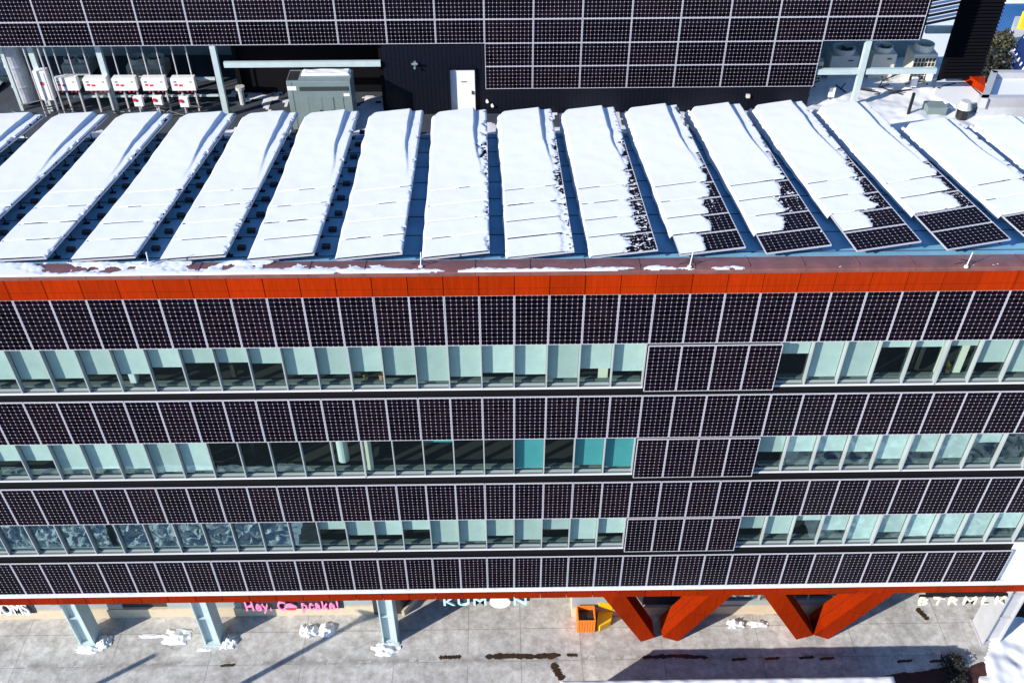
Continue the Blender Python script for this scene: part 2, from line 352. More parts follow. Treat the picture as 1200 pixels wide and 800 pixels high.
# grid levels (top of each panel row), relative to ZL
ROW = {1: 0.0, 3: -3.325, 5: -6.676, 7: -10.041}
PH = 1.56
WIN = {2: (-1.56, -3.20), 4: (-4.885, -6.53), 6: (-8.236, -9.88)}       # window band heights in the wall
w_ = MB()
YW0, YW1 = .15, .42
for a, b in ((.45, -1.56), (-3.20, -4.885), (-6.53, -8.236), (-9.88, -11.66)):
    w_.box(XL, XR if b > -11 else X(18) + .03, YW0, YW1, ZL + b, ZL + a)
for r, (a, b) in WIN.items():
    w_.box(X(4) + .05, X(8) - .05, YW0 + .001, YW1, ZL + b, ZL + a)
w_.box(XL, XL + .3, YW1, 8.3, 4.3, ZL + .2); w_.box(XR - .3, XR, YW1, 8.3, 4.3, ZL + .2)
w_.box(XL + .3, XR - .3, 8.0, 8.3, 4.3, ZL - .5)
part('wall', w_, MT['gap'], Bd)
w_ = MB(); w_.box(X(18) + .03, XR, .13, YW1, ZL - 11.66, ZL - 9.88)
w_.box(X(18) + .03, XR, .118, .13, ZL - 11.52, ZL - 11.50)
part('white_cladding', w_, MT['white'], Bd)
w_ = MB()
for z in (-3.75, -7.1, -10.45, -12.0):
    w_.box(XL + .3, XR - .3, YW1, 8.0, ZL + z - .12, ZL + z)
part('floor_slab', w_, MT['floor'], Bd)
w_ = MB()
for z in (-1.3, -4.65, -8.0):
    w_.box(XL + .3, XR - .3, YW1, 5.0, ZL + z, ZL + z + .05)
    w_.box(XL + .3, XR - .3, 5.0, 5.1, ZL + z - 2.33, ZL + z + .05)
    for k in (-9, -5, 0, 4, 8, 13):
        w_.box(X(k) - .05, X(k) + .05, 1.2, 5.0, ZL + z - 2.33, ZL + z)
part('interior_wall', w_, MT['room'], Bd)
w_ = MB()
for r, (a, b) in WIN.items():
    for x0, x1 in ((XL + .3, X(4) - .03), (X(8) + .03, XR - .3)):
        w_.box(x0, x1, .46, .58, ZL + b - .05, ZL + b + .06)
part('inner_sill', w_, MT['innersill'], Bd)
# sills
for r, (a, b) in WIN.items():
    for x0, x1 in ((XL, X(4)), (X(8), XR)):
        s_ = MB(); s_.prism([(x0, .19, ZL + b + .001), (x0, .19, ZL + b + .03), (x0, .30, ZL + b + .04), (x0, .30, ZL + b + .001)], (x1 - x0, 0, 0), 1)
        s_.box(x0, x1, .155, .1895, ZL + b + .001, ZL + b + .04, 0)
        part('sill', s_, [MT['sill'], MT['innersill']], Bd)
# windows: fraction of each window covered by its blind, from k
BL = {2: {-19: .7, -18: .76, -17: .7, -16: .76, -15: .76, -14: .75, -13: .66, -12: .66, -11: .5, -10: .4, -9: .4, -8: .43, -7: .72, -6: .72, -5: .66, -4: .76, -3: .92, -2: .82, -1: .73,
          0: .78, 1: .88, 2: .65, 3: .72, 8: .33, 9: .92, 10: .92, 11: .2, 12: .2, 13: .18, 14: .6, 15: .85, 16: .8, 17: .5},
      4: {-20: .6, -19: .6, -18: .55, -17: .55, -16: .55, -15: .82, -14: .82, -13: .82, -12: .93, -11: .9, -10: 0, -9: 0, -8: 0, -7: 0, -6: 0, -5: 0, -4: 0, -3: .15, -2: .1, -1: 0,
          0: .95, 1: 0, 2: .88, 3: .93, 8: .55, 9: .55, 10: .55, 11: .58, 12: .8, 13: .6, 14: .8, 15: .35, 16: .1, 17: .5, 18: .4},
      6: {**{k: 0 for k in range(-21, -7)}, -7: .4, -6: .62, -5: .62, -4: .45, -3: .9, -2: .88, -1: .7, 0: .85, 1: .5, 2: .85, 3: .65,
          8: .55, 9: .75, 10: .3, 11: .65, 12: .98, 13: .75, 14: .9, 15: .85, 16: .9, 17: .65, 18: .2, 19: .5}}
pane_mesh = {}
for r, (a, b) in WIN.items():
    H = a - b
    for k, fr in BL[r].items():
        x0, x1 = X(k), X(k + 1); W = x1 - x0; z0, z1 = ZL + b, ZL + a
        f_ = MB()
        thick = k in (-5, 13)
        mw = .05 if thick else .03
        f_.box(x0 - mw / 2, x0 + mw / 2, .155 if thick else .175, .33, z0 + .02, z1)
        if k in (3, max(BL[r])): f_.box(x1 - .03, x1, .175, .33, z0 + .02, z1)
        f_.box(x0 + mw / 2, x1 - .031, .27, .33, z0 + .03, z0 + .075); f_.box(x0 + mw / 2, x1 - .031, .27, .33, z1 - .045, z1 - .002)
        wn = part('window', f_, MT['mullion'], Bd)
        p_ = MB(); p_.face([(x0 + mw / 2, .30, z0 + .075), (x1 - .031, .30, z0 + .075), (x1 - .031, .30, z1 - .045), (x0 + mw / 2, .30, z1 - .045)])
        bare = (r == 6 and k < -7)
        part('pane', p_, MT['mirror_glass' if bare else 'glass'], wn)
        if fr > 0:
            vis = H - .28
            zb = z1 - .2 - vis * fr
            b_ = MB(); b_.box(x0 + .02, x1 - .02, .352, .358, zb, z1 - .05); b_.box(x0 + .02, x1 - .02, .346, .364, zb - .025, zb)
            teal = r == 4 and -4 <= k <= 3
            part('blind', b_, MT['tealblind' if teal else 'blind'], wn)
# orange parapet fascia with joints
for name, za, zb, zm, y0, yb in (('parapet_fascia', .645, .0, .215, -.02, .15), ('lower_fascia', -11.78, -12.10, None, -.03, .15)):
    f_ = MB()
    lim = [(za, zm + .007), (zm - .007, zb + .003)] if zm else [(za, zb)]
    for k in range(-27, 26):
        for a, b in lim:
            f_.box(X(k) + .009, X(k + 1) - .009, y0, yb - .02, ZL + b, ZL + a)
    f_.box(X(-27), X(26), yb - .02, yb, ZL + zb + .002, ZL + za - .002, 1)
    part(name, f_, [MT['orange' if zm else 'orange2'], MT['gap']], Bd)
c_ = MB()                                     # coping: rolled sheet with standing seams
prof = [(-.05, .60), (-.05, .675), (-.02, .70), (.10, .712), (.30, .70), (.50, .665), (.52, .60)]
c_.prism([(X(-27), y, ZL + z) for y, z in prof], (X(26) - X(-27), 0, 0))
for i in range(-20, 21):
    xs = i * 1.26 + .35
    c_.prism([(xs, y, ZL + z + d) for y, z, d in ((-.055, .60, 0), (-.055, .675, .012), (.10, .712, .02), (.50, .665, .02), (.50, .6, 0))], (.012, 0, 0))
part('coping', c_, MT['coping'], Bd)
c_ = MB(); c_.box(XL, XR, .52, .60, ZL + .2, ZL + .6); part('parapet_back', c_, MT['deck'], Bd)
# roof deck, sloping to the back
DS = .09
def deckz(y): return ZL + .33 - DS * (y - .6)
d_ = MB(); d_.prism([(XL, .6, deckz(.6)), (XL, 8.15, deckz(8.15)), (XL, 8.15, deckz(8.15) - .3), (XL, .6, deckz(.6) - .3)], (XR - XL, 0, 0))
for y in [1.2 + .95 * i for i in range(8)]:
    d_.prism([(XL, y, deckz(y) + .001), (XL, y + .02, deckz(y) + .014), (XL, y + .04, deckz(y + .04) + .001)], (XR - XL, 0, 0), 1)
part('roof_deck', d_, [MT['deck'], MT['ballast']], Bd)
# ledge over the ground floor
l_ = MB(); l_.box(XL, XR, -.055, .15, ZL - 11.71, ZL - 11.645); part('ledge', l_, MT['sill'], Bd)
s_ = MB(); s_.box(XL, XR, .15, 8.3, ZL - 12.11, ZL - 12.05); part('soffit', s_, MT['soffit'], Bd)
# standing columns: wide-flange steel
for cx0, cx1, cyf in ((-15.2, -14.68, 1.2), (-10.81, -10.27, 1.13), (-4.58, -4.07, 1.1), (16.42, 17.0, .72)):
    t = .04; dep = .62 if cx0 < 10 else .95
    m_ = MB(); m_.box(cx0, cx0 + t, cyf, cyf + dep, .0, 4.29); m_.box(cx1 - t, cx1, cyf, cyf + dep, .0, 4.29)
    m_.box(cx0 + t, cx1 - t, cyf + .14, cyf + dep - .1, 0.0, 4.28)
    for z in (.06, 1.55, 2.9): m_.box(cx0 + t, cx1 - t, cyf + .04, cyf + .14, z, z + .03)
    m_.box(cx0 - .06, cx1 + .06, cyf - .06, cyf + dep + .06, 0, .05)
    part('column', m_, MT['teal' if cx0 < 10 else 'parapetgrey'], Bd)
# V struts
YS = 1.02
def strut(outer_t, outer_b, inner_b, inner_t, dep):
    A = [at(*p, 'y', YS) for p in (outer_t, outer_b, inner_b, inner_t)]
    def up(b, t):
        d = t - b; return b + d * ((4.285 - b.z) / d.z)
    P = [up(A[1], A[0]), A[1], A[2], up(A[2], A[3])]
    zb = min(P[1].z, P[2].z)
    for q in (P[1], P[2]): q.z = max(.002, q.z - zb + .01)
    m_ = MB(); m_.prism(P, (0, dep, 0))
    # sheet joint across the strut and along its flank
    for f in (.36, .7):
        a = P[1].lerp(P[0], f); b = P[2].lerp(P[3], f)
        m_.obox(a + V3((0, -.003, -.005)), b - a, V3((0, .004, 0)), V3((0, 0, .01)), 1)
    for s0, s1 in ((P[1], P[0]), (P[2], P[3])):
        for yy in (.5,):
            d = (s1 - s0); n = V3((-d.z, 0, d.x)).normalized()
            if (P[1] + P[2]).dot(n) / 2 > s0.dot(n): n = -n
            o = s0 + V3((0, dep * yy, 0)) - n * .002
            m_.obox(o, d, V3((0, .012, 0)), n * .005, 1)
    part('v_strut', m_, [MT['orange2'], MT['gap']], Bd)
strut((706, 698), (751, 752), (767, 747), (733, 698), .7)
strut((857, 698), (794, 752), (776, 747), (831, 698), .8)
strut((893, 698), (931, 755), (951, 750), (919, 698), .7)
strut((1046, 698), (968, 755), (951.5, 750), (1021, 698), .8)
# shop walls under the soffit
g_ = MB(); YS1 = 2.35
def shopwall(x0, x1, y, segs):
    b_ = MB(); b_.box(x0, x1, y - .06, y + .2, 0, .5); part('stone_base', b_, MT['beige'], Bd)
    for s0, s1, kind in segs:
        q = MB()
        if kind == 'panel': q.box(s0, s1, y, y + .2, .5, 4.28); part('shop_panel', q, MT['greypanel'], Bd)
        elif kind == 'door':
            q.box(s0, s1, y + .05, y + .2, .5, 4.28); part('shop_door', q, MT['shopdark'], Bd)
        else:
            q.box(s0, s1, y - .02, y + .15, .5, .78, 0)
            n = max(1, int((s1 - s0) / 1.6))
            for i in range(n + 1):
                xx = s0 + (s1 - s0) * i / n; q.box(xx - .03, xx + .03, y - .01, y + .1, .78, 4.28, 0)
            fr = part('shop_window', q, MT['mullion'], Bd)
            p = MB(); p.face([(s0, y + .06, .78), (s1, y + .06, .78), (s1, y + .06, 4.28), (s0, y + .06, 4.28)]); part('pane', p, MT['mirror_glass'], fr)
shopwall(-23, -5.0, YS1, ((-23, -16.4, 'panel'), (-16.4, -13.9, 'window'), (-13.9, -12.3, 'door'), (-12.3, -10.9, 'panel'), (-10.9, -7.1, 'window'), (-7.1, -5.6, 'panel'), (-5.6, -5.0, 'panel')))
shopwall(2.1, 12.2, 2.15, ((2.1, 3.2, 'panel'), (3.2, 4.6, 'panel'), (4.6, 7.0, 'door'), (7.0, 12.2, 'window')))
q = MB()
q.prism([(-5.0, 2.3, 0), (-4.0, 2.3, 0), (-2.2, 4.9, 0), (-2.2, 8, 0), (-5.0, 8, 0)], (0, 0, 4.28)); part('shop_wall', q, MT['shopdark'], Bd)
q = MB(); q.prism([(-4.0, 2.22, 0), (-3.9, 2.22, 0), (-2.1, 4.85, 0), (-2.2, 4.95, 0)], (0, 0, .3)); part('stone_base', q, MT['beige'], Bd)
q = MB(); q.box(2.1, 2.3, 2.351, 8, 0, 4.28); q.box(12.0, 12.2, 2.351, 8, 0, 4.28); q.box(-2.2, 2.1, 7.8, 8, 0, 4.28); q.box(12.2, 21, 7.8, 8, 0, 4.28); part('shop_wall', q, MT['beige'], Bd)
q = MB(); q.box(-23, -5.01, 5.5, 5.7, 0, 4.28); q.box(2.31, 11.99, 5.5, 5.7, 0, 4.28); part('shop_back_wall', q, MT['room'], Bd)

# ------------------------------------------------------------------ solar panels
def panel_meshes(w, h, cu, cv):              # lies in local xy, front +z; origin bottom-left corner
    fw = .016; t = .04
    a = MB()
    a.box(0, w, 0, fw, 0, t); a.box(0, w, h - fw, h, 0, t); a.box(0, fw, fw, h - fw, 0, t); a.box(w - fw, w, fw, h - fw, 0, t)
    g = MB(); mg = .012
    x0, x1, y0, y1 = fw, w - fw, fw, h - fw
    eu = mg / ((w - 2 * fw - 2 * mg) / cu); ev = mg / ((h - 2 * fw - 2 * mg) / cv)
    u0, u1, v0, v1 = 10 - .02, 10 + cu + .02, 10 - .02, 10 + cv + .02
    g.face([(x0, y0, t - .006), (x1, y0, t - .006), (x1, y1, t - .006), (x0, y1, t - .006)], 0, [(u0, v0), (u1, v0), (u1, v1), (u0, v1)])
    g.face([(x0, y1, .004), (x1, y1, .004), (x1, y0, .004), (x0, y0, .004)], 1)
    return a.mesh('frame', MT['frame']), g.mesh('solar_panel', [MT['cells'], MT['white']])
PF, PC = panel_meshes(.808, 1.552, 6, 12)     # upright
LF, LC = panel_meshes(1.552, .80, 12, 6)      # lying
RX90 = Matrix.Rotation(R(90), 4, 'X')

def wall_panel(name, loc, sx, fm, cm, label, group, sz=1):
    o = obj(name, cm); tag(o, label, 'solar panel', group)
    jr = random.Random(int(loc.x * 977 + loc.z * 131)); o.matrix_world = Matrix.Translation(loc) @ RX90 @ Matrix.Rotation(R(jr.uniform(-.12, .12)), 4, 'Z') @ Matrix.Diagonal((sx, sz, 1, 1))
    f = obj('frame', fm, o)
    return o
seen = {1: (-15, 14), 3: (-17, 15), 5: (-18, 17), 7: (-19, 17)}
rowname = {1: 'top facade row under the orange parapet', 3: 'facade row between upper and middle windows',
           5: 'facade row between middle and lower windows', 7: 'lowest facade row above the snowy ledge'}
for r, zt in ROW.items():
    a, b = seen[r]
    for k in range(a - 3, min(b + 4, 18 if r == 7 else 21)):
        x0, x1 = X(k), X(k + 1)
        if a <= k <= b: lab = f"solar panel, {ORD[k - a]} from the left in the {rowname[r]}"
        elif k < a: lab = f"solar panel past the left picture edge, {rowname[r]}"
        else: lab = f"solar panel past the right picture edge, {rowname[r]}"
        wall_panel('facade_panel', V3((x0 + .005, .04, ZL + zt - PH + .004)), (x1 - x0 - .010) / .808, PF, PC, lab, 'solar panels cladding the facade')
for r, (a, b) in WIN.items():
    nm = {2: 'upper', 4: 'middle', 6: 'lower'}[r]
    zt = {2: -1.63, 4: -4.95, 6: -8.30}[r]
    for k in range(4, 8):
        wall_panel('facade_panel', V3((X(k) + .005, .045, ZL + zt - 1.545)), (X(k + 1) - X(k) - .010) / .808, PF, PC,
                   f"solar panel, {ORD[k - 4]} from the left of four that interrupt the {nm} window band", 'solar panels cladding the facade', .99)

# ------------------------------------------------------------------ snow sheets
def snow_sheet(name, O, U, V, N, nu, nv, tf, label=None, cat='snow', group=None, kind='stuff', lift=.004):
    O = V3(O); v = []; tt = []
    for j in range(nv + 1):
        for i in range(nu + 1):
            a = i / nu; b = j / nv; t = tf(a, b); tt.append(t)
            v.append(tuple(U * a + V * b + N * (max(t, 0) + lift)))
    f = []
    for j in range(nv):
        for i in range(nu):
            q = j * (nu + 1) + i; c = (q, q + 1, q + nu + 2, q + nu + 1)
            if max(tt[x] for x in c) > 0 and min(tt[x] for x in c) > -.5: f.append(c)
    used = sorted({i for c in f for i in c}); mp = {u: i for i, u in enumerate(used)}
    me = bpy.data.meshes.new(name); me.from_pydata([v[u] for u in used], [], [tuple(mp[i] for i in c) for c in f]); me.materials.append(MT['snow'])
    for p in me.polygons: p.use_smooth = True
    o = obj(name, me, None, O); return tag(o, label, cat, group, kind)

def ss(a, b, x):
    t = min(1, max(0, (x - a) / (b - a))); return t * t * (3 - 2 * t)
def nz(x, y, s=0.0): return noise.noise(V3((x, y, s)))

# ------------------------------------------------------------------ rooftop rows
def roofpt(px, py):                           # sight line against the plane of the rows' low edges
    d = ray(px, py); a = ZL + .5; Y0 = .75
    t = (a + DS * Y0 - CAM.z - DS * CAM.y) / (d.z + DS * d.y); return CAM + d * t
def lowz(y): return ZL + .5 - DS * (y - .75)
rows = []
for f, b in (((-330, 308), (-60, 129)), ((-226, 308), (12, 129)), ((-122, 307.5), (84, 129)), ((-18, 307.5), (156, 129)), ((85, 307), (228, 129)), ((189, 307), (298, 128.5)),
             ((292, 306.5), (367, 128)), ((395, 306), (440, 127.5)), ((497, 305), (512, 127)), ((596, 304.5), (586, 126)), ((694, 303), (658, 124)), ((797, 300.5), (730, 122)),
             ((898, 298.5), (802, 121)), ((1004, 295.5), (873, 119)), ((1110, 294), (946, 120)), ((1216, 292), (1046, 140)), ((1322, 290), (1123, 138))):
    rows.append((roofpt(*f), roofpt(*b)))
TILT = R(6.0)
FULL = [1] * 12
COV = {8: [1.0, 1.0, 1, 1, .98, .97, .96, .99] + [1.01] * 6, 9: [.9, .9, .9, .91, .92, .93, .95, .98] + [1.01] * 6,
       10: [.58, .78, .8, .85, .9, .93, .96] + [1.01] * 7, 11: [.45, .62, .76, .85, .93, .97] + [1.01] * 8,
       12: [0, .54, .66, .8, .92, .97] + [1.01] * 8, 13: [0, .5, .78, .83, .93, .97] + [1.01] * 8,
       14: [0, 0, .8, .87, .95] + [1.01] * 9, 15: [0, 0, .74, .88, .96] + [1.01] * 9, 16: [0, 0, 0, .8, .9, 1] + [1.01] * 8}
for ri, (A, B) in enumerate(rows):
    vdir = (B - A); L0 = vdir.length; vdir.normalize()
    L1 = L0 - .7; npan = max(1, round(L1 / .82)); pv = L1 / npan
    u0 = vdir.cross(V3((0, 0, 1))).normalized()
    udir = (Matrix.Rotation(-TILT, 3, vdir) @ u0).normalized()
    if udir.z < 0: udir = (Matrix.Rotation(TILT, 3, vdir) @ u0).normalized()
    ndir = udir.cross(vdir).normalized()
    if ndir.z < 0: ndir = -ndir
    vis = ri >= 1
    n_ = ri - 1
    rowlab = (f"tilted rooftop solar panel row, {ORD[n_]} from the left" if vis else 'tilted rooftop solar panel row past the left edge of the picture') + (' , mostly under snow' if ri < 12 else ', snow slid off its front panels')
    rowlab = rowlab.replace(' ,', ',')
    e = empty('solar_panel_row', A, rowlab, 'solar panel row', 'tilted solar panel rows on the roof')
    rot = Matrix((udir, vdir, ndir)).transposed().to_4x4()
    Wd = 1.552
    for j in range(npan):
        p = obj('solar_panel', LC, e); p.matrix_local = Matrix.Translation(vdir * (j * pv)) @ rot @ Matrix.Diagonal((1, pv / .82, 1, 1))
        obj('frame', LF, p)
    # rack: rails, legs, diagonal braces, ballast
    rk = MB()
    for a in (.25, 1.3):
        o = A + udir * a - ndir * .035; rk.bar(o, o + vdir * L1, .04, .05)
    part('rail', rk, MT['blackmetal'], e)
    for j in range(npan):
        hi = A + udir * 1.42 + vdir * (j * pv + .6) - ndir * .05
        lo = A + udir * .2 + vdir * (j * pv + .6) - ndir * .05
        gz = deckz(hi.y) if hi.y < 8.1 else None
        if gz is None: continue
        lg = MB(); lg.cyl(hi, (hi.x, hi.y, gz), .018, 6); lg.bar(hi, (lo.x, lo.y, gz + .03), .025, .025); lg.box(hi.x - .08, hi.x + .08, hi.y - .05, hi.y + .05, gz, gz + .02)
        part('leg', lg, MT['blackmetal'], e)
        if ri < 7:
            bb = MB(); x = hi.x + .14 + .03 * ((j * 7) % 3); a = .2 * nz(j, ri)
            d1 = V3((math.cos(a), math.sin(a), 0)) * .2; d2 = V3((-math.sin(a), math.cos(a), 0)) * .13
            y = hi.y + .22; bb.obox((x, y, deckz(y) + .012), d1, d2, V3((0, 0, .09))); part('ballast_block', bb, MT['ballast'], e, bevel=.01)
    # snow blanket
    Ls = L1; cov = COV.get(ri, [1.02] * 14)
    short = ri >= 15
    def tf(a, b, ri=ri, Ls=Ls, cov=cov, npan=npan, pv=pv):
        jf = b * npan; j = min(int(jf), npan - 1); fj = jf - j
        xm = a * Wd; ym = b * Ls; s = ri * 3.7
        c = cov[min(j, len(cov) - 1)] - ((.07 * (2 * abs(fj - .5)) ** 3 + .09 * nz(j * 7.3, ri * 5.1, 40)) if cov[min(j, len(cov) - 1)] < 1 else 0) + .06 * nz(xm * 2.4, ym * 3.4, s) + .045 * nz(xm * 8, ym * 8, s)
        if cov[min(j, len(cov) - 1)] <= 0:
            return -1 if not (nz(xm * 7, ym * 7, s) > .52 and nz(xm * 2, ym * 2, s + 4) > .1) else .006
        tail = ss(.42, .98, b)
        t = (.034 if ri < 9 else .024) + .006 * nz(xm * 2.5, ym * 2.5, s) + .04 * tail
        asl = .79 + .02 * nz(1, ym * 1.3, s) + .1 * ss(.75, .5, b)
        t += (.10 * tail) * min(1, max(0, (asl - a) / .025)) * (1 if b > .5 else ss(.42, .5, b))
        if a > c:
            sp = nz(xm * 16, ym * 16, s) + .55 * nz(xm * 5, ym * 5, s)
            lim = -.12 if ri <= 9 else .08 if ri == 10 else .3 + .5 * max(0, a - c - .05) + (.25 if j < 2 else 0)
            edge = max(0, (a - .93) / .07) * .25 if ri >= 9 else 0
            return .005 if sp > lim + edge - (.35 if ri in (9,) and jf < 3.4 else 0) else -1
        t *= min(1, (max(0, c - a) / .05) + .12) if c < 1 else 1
        t *= (1 if a < .985 else .4)
        t *= min(1, max(0, 1 - b - .03 * max(0, 1 - a / .12) ** 2) / .014) ** .5
        if b < .47:                                   # blankets break where one panel meets the next
            if j > 0:
                g = fj * pv - .026; wv = .018 + .012 * nz(xm * 3, j * 5.1, s)
                if 0 <= g < wv:
                    q_ = nz(xm * 1.6, j * 3.3, s) + .25 - .13 * j + (.35 if ri >= 9 else 0)
                    return -1 if q_ > 0 else .012
                if -.02 < g < 0 or wv <= g < wv + .02: t *= .75
        # ragged drop of the sheet along the low front corner of bare panels
        return t
    nU, nV = 58, int(Ls / .018)
    lab = f"snow blanket lying on the rooftop panel row, {ORD[n_]} from the left" if vis else 'snow blanket on the rooftop panel row past the left edge'
    so_ = snow_sheet('snow_blanket', A + ndir * .042, udir * Wd, vdir * Ls, ndir, nU, nV, tf, lab, 'snow', 'snow blankets on the rooftop panel rows')
    # the blanket sags over the low edge towards the deck
    bm = bmesh.new(); bm.from_mesh(so_.data); NS = 6; cols = []
    for jv in range(nV + 1):
        b = jv / nV; t = tf(0, b); jj = min(int(b * npan), npan - 1)
        if cov[min(jj, len(cov) - 1)] <= .5: cols.append(None); continue
        t = max(t, .02)
        grow = ss(0, .25, b) * .5 + .5 * ss(.3, .9, b)
        w = (.05 + .07 * grow) * (1 + .5 * nz(b * 14, ri * 1.3)) ; h = t + .05 + .1 * grow
        base = vdir * (Ls * b) + ndir * (t + .004); c = []
        for q in range(NS + 1):
            f = q / NS * math.pi / 2
            c.append(bm.verts.new(base - udir * (w * math.sin(f)) - V3((0, 0, 1)) * (h * (1 - math.cos(f)))))
        cols.append(c)
    for p0_, p1_ in zip(cols, cols[1:]):
        if p0_ and p1_:
            for q in range(NS):
                fc = bm.faces.new((p0_[q], p1_[q], p1_[q + 1], p0_[q + 1])); fc.smooth = True
    bm.to_mesh(so_.data); bm.free()

# snow on coping and ledge
def tf_cop(a, b):
    x = XL + (XR - XL) * a
    cov = 1.0 - ss(-7, 1.5, x) * .62 - ss(2, 9, x) * .3
    n = nz(x * .9, b * 1.2, 5) * .5 + nz(x * 3.1, b * 2.5, 8) * .3 + nz(x * 9, b * 6, 2) * .15
    front = math.exp(-((b - .12) / .2) ** 2) * .75
    t = cov * .53 - .42 + n * .95 + front * .5 * (1 if x < 4 else .7) - .3 * ss(.2, .9, b) * ss(-9, -2, x) - .12 * ss(3, 8, x)
    return min(.03, .1 * t) if t > 0 and 0.02 < b < .98 else -1 if t <= 0 else 0
snow_sheet('coping_snow', (XL, -.04, ZL + .70), V3((XR - XL, 0, 0)), V3((0, .54, 0)), V3((0, 0, 1)), 1500, 22, tf_cop, 'patchy snow lying along the red-brown parapet coping', lift=.006)
def tf_led(a, b):
    x = XL + (XR - XL) * a
    return (.03 + .015 * nz(x * 1.5, 1, 3) + .012 * nz(x * 6, b, 2)) * min(1, b / .15) ** .5
snow_sheet('ledge_snow', (XL, -.075, ZL - 11.648), V3((XR - XL, 0, 0)), V3((0, .13, 0)), V3((0, 0, 1)), 900, 8, tf_led, 'thin snow on the white ledge above the shop signs')

# lightning rods on the coping
for px, wh in ((175, 'above the second orange joint from the left'), (493, 'left of the picture centre'), (808, 'right of the picture centre'), (1132, 'near the right end')):
    p = at(px, 313, 'z', ZL + .71)
    b_ = MB(); b_.cyl(p, p + V3((.03, 0, .42)), .012, 6); b_.cyl(p, p + V3((0, 0, .03)), .05, 8)
    e = solo('lightning_rod', b_, MT['whiteletter'], f"thin white lightning rod on the coping {wh}", 'lightning rod', 'lightning rods on the coping', origin=p)
    c_ = MB()
    for dx, dy in ((-.22, .12), (.2, .16), (-.03, .3)): c_.cyl(p + V3((0, 0, .18)), p + V3((dx, dy, .0)), .008, 5)
    part('stay', c_, MT['blackmetal'], e)

# ------------------------------------------------------------------ roof terrace and penthouse behind the rows
ZT = ZL - 2.0
YP = 12.4
tag(sheet('terrace_floor', -26, 16.2, 8.3, 17.5, ZT, MT['terr']), kind='structure')
sk = MB(); sk.box(-26, 16.2, 8.31, 17.5, 0.5, ZT - .02)
solo('terrace_block', sk, MT['gap'], 'dark rear block of the building carrying the roof terrace', 'building', origin=(0, 16, 0))

Ph = empty('rooftop_penthouse', (0, YP, ZT), 'black rooftop plant house with open bays behind the snowy panel rows', 'building')
def zp(px, py): return at(px, py, 'y', YP)
xr_top = zp(1094, 5).x; xb0 = zp(447, 60).x; xb1 = zp(566, 60).x; xlow1 = zp(952, 100).x
m_ = MB()
m_.box(xb0, xlow1, YP + .12, YP + .3, ZT, ZL + 2.9)                     # dark wall carrying door and low panels
part('front_wall', m_, MT['navy'], Ph)
rib = MB()
x = xb0 + .1
while x < xlow1 - .05:
    rib.box(x, x + .03, YP + .112, YP + .1201, ZT + .001, ZL - 1.0 if x > xb1 else ZL + .6); x += .14
part('wall_rib', rib, MT['navy'], Ph)
m_ = MB(); m_.box(-9.4, xb0 - .001, 14.2, 14.4, ZT, ZL + 2.9); m_.box(-9.45, -9.3, 14.0, 20, ZT, ZL + 2.9); m_.box(xb0 - .15, xb0 - .001, YP + .3, 14.2, ZT, ZL + 2.9)
part('recess_wall', m_, MT['black'], Ph)
m_ = MB(); m_.box(-26, -9.451, 17.3, 17.5, ZT, ZL + 2.9); part('plant_wall', m_, MT['steelp'], Ph)
m_ = MB(); m_.box(xlow1 - .15, xlow1 - .001, YP + .3, 17.0, ZT, ZL + 2.9); m_.box(xlow1, 15.4, 16.6, 16.8, ZT, ZL + 2.9)
part('plant_wall', m_, MT['steelp'], Ph)
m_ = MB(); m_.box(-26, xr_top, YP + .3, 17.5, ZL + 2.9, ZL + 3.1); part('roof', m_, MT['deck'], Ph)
m_ = MB(); m_.box(-26, xb0, YP + .15, YP + .3, ZL + .62, ZL + 2.9); m_.box(xlow1, xr_top, YP + .15, YP + .3, ZL + .62, ZL + 2.9); part('upper_wall', m_, MT['navy'], Ph)
# posts and beams
for px, py in ((248, 57), (1020, 48)):
    p = zp(px, py); m_ = MB(); m_.box(p.x - .09, p.x + .09, YP + .05, YP + .22, ZT, ZL + .62); part('post', m_, MT['teal'], Ph)
for px in (24, 105):
    p = zp(px, 57); m_ = MB(); m_.box(p.x - .09, p.x + .09, YP + .55, YP + .72, ZT, ZL + .75); part('post', m_, MT['teal'], Ph)
a = zp(262, 77); b = zp(446, 77)
m_ = MB(); m_.box(a.x, b.x - .002, YP + .02, YP + .14, a.z - .09, a.z + .09); part('beam', m_, MT['teal'], Ph)
a = zp(958, 86); b = zp(1099, 83)
m_ = MB(); m_.box(a.x, zp(1014, 80).x - .1, YP + .06, YP + .2, a.z - .09, a.z + .09); part('beam', m_, MT['teal'], Ph)
m_ = MB(); m_.box(zp(1014, 80).x + .1, b.x, YP + .06, YP + .2, a.z - .09, a.z + .09); part('beam', m_, MT['teal'], Ph)
# door
da = zp(527, 83); db = zp(556, 83)
m_ = MB(); m_.box(da.x - .05, da.x, YP - .05, YP + .12, ZT, da.z + .05); m_.box(db.x, db.x + .04, YP + .04, YP + .12, ZT, da.z + .04); m_.box(da.x, db.x, YP + .04, YP + .12, da.z, da.z + .04)
part('door_frame', m_, MT['navy'], Ph)
m_ = MB(); m_.box(da.x, db.x, YP + .09, YP + .118, ZT + .02, da.z)
dr = part('door', m_, MT['whitebox'], Ph)
m_ = MB(); m_.box(db.x - .12, db.x - .07, YP + .05, YP + .09, ZT + .75, ZT + .87); part('handle', m_, MT['darkmark'], dr)
m_ = MB(); m_.box(da.x + .36, da.x + .55, YP + .083, YP + .09, da.z - .46, da.z - .43); part('door_sign', m_, MT['darkmark'], dr)
